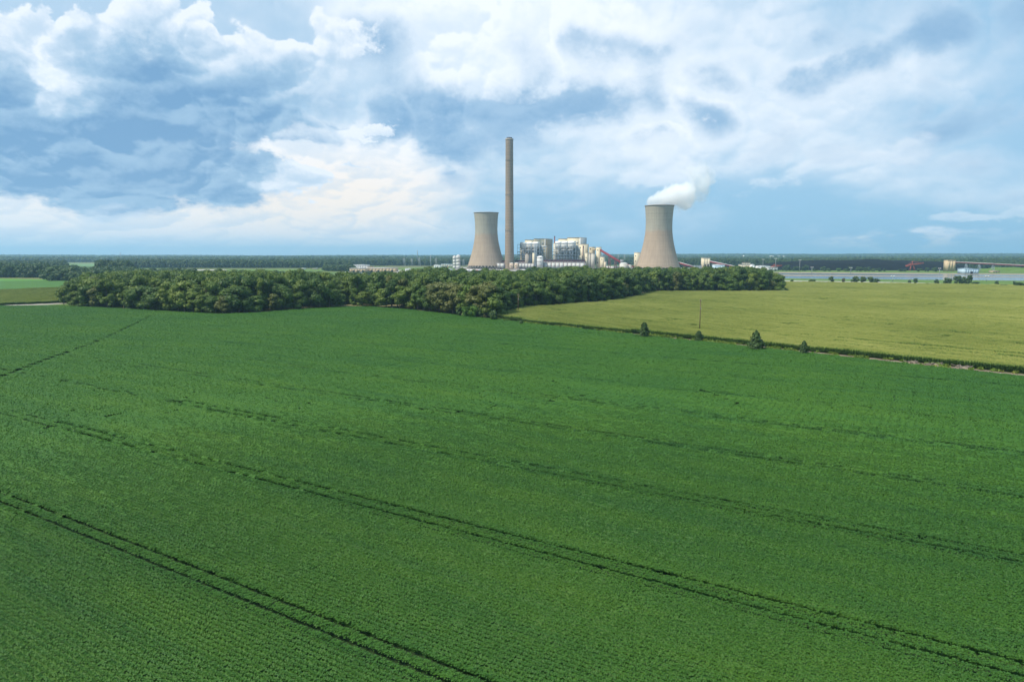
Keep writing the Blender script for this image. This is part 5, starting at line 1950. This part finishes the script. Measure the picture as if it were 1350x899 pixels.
# ------------------------------------------------------------------ steam and haze
def build_steam():
    Y, pxc, zt = 1480, 867.5, 139.0
    s = Y / 900 / 1.02
    puffs = [(860, 267.5, 11, 0), (868, 264, 15, 2), (878, 262, 16, -3), (887, 257, 17, 2), (897, 253, 17, 4), (905, 258, 16, -4), (897, 268, 14, 5), (910, 268, 12, 0), (914, 247, 13, 3), (913, 238, 7, 0),
             (924, 258, 12, 4), (931, 244, 10, -2), (929, 231, 9, 4), (907, 225, 8, 0), (934, 224, 8, 3), (921, 240, 11, -2), (938, 235, 8, 2), (918, 228, 8, 0), (926, 218, 7, 0)]
    t0 = np.array([XA(pxc, Y), Y, 0])
    sph = []
    for px, py, r, dy in puffs:
        sph.append((XA(px, Y, py) - t0[0], dy * s, ZA(py, Y), r * s))

    def fn(N, out):
        o = ocoord(N)
        w = N.v('SCALE', N.v('SUBTRACT', N.noise(o, .05, 5, .66, out='Color'), (.5, .5, .5)), s=34.0)
        p = N.v('ADD', o, w)
        n = N.noise(o, .11, 5, .62)
        dens = 0.0
        for part, kn, edge, amount in ((sph[:9], .95, .60, .085), (sph[9:], 1.0, .7, .045)):
            acc = 0.0
            for x, y, z, r in part:
                d = N.v('SCALE', N.v('SUBTRACT', p, (x, y, z)), s=1.0 / (r * (1.0 if amount > .05 else 1.35)))
                acc = N.m('ADD', N.m('SUBTRACT', 1.0, N.v('DOT_PRODUCT', d, d, out=1), clamp=True), acc)
            dens = N.m('MULTIPLY_ADD', N.ss(N.m('SUBTRACT', acc, N.m('MULTIPLY', n, kn)), 0.0, edge), amount, dens)
        v = N.n('ShaderNodeVolumePrincipled')
        N.put(v.inputs['Color'], (.992, .992, .995, 1))
        N.put(v.inputs['Density'], dens)
        N.put(v.inputs['Anisotropy'], .1)
        N.t.links.new(v.outputs[0], out.inputs['Volume'])
    m_ = mat('steam', fn)
    m_.cycles.volume_step_rate = .25
    mb = MB()
    xs = [q[0] for q in sph]
    x0, x1 = min(q[0] - q[3] for q in sph) - 12, max(q[0] + q[3] for q in sph) + 12
    z0, z1 = zt - 22, max(q[2] + q[3] for q in sph) + 12
    mb.box(x0, x1, -44, 44, z0, z1)
    o = mb.build('steam', m_, None, tuple(t0))
    tag(o, 'white steam drifting right from the large cooling tower', 'steam', kind='stuff')


build_steam()


def build_haze():
    def fn(N, out):
        v = N.n('ShaderNodeVolumePrincipled')
        N.put(v.inputs['Color'], (.45, .73, 1.0, 1))
        N.put(v.inputs['Density'], 8.5e-5)
        N.put(v.inputs['Anisotropy'], .2)
        N.t.links.new(v.outputs[0], out.inputs['Volume'])
    m_ = mat('haze', fn)
    m_.cycles.homogeneous_volume = True
    o = MB().box(-R - 500, R + 500, -R - 500, R + 500, -1.0, 345).build('haze', m_)
    o['kind'] = 'stuff'
    tag(o, 'pale blue haze over the far fields and woods', 'haze')


build_haze()
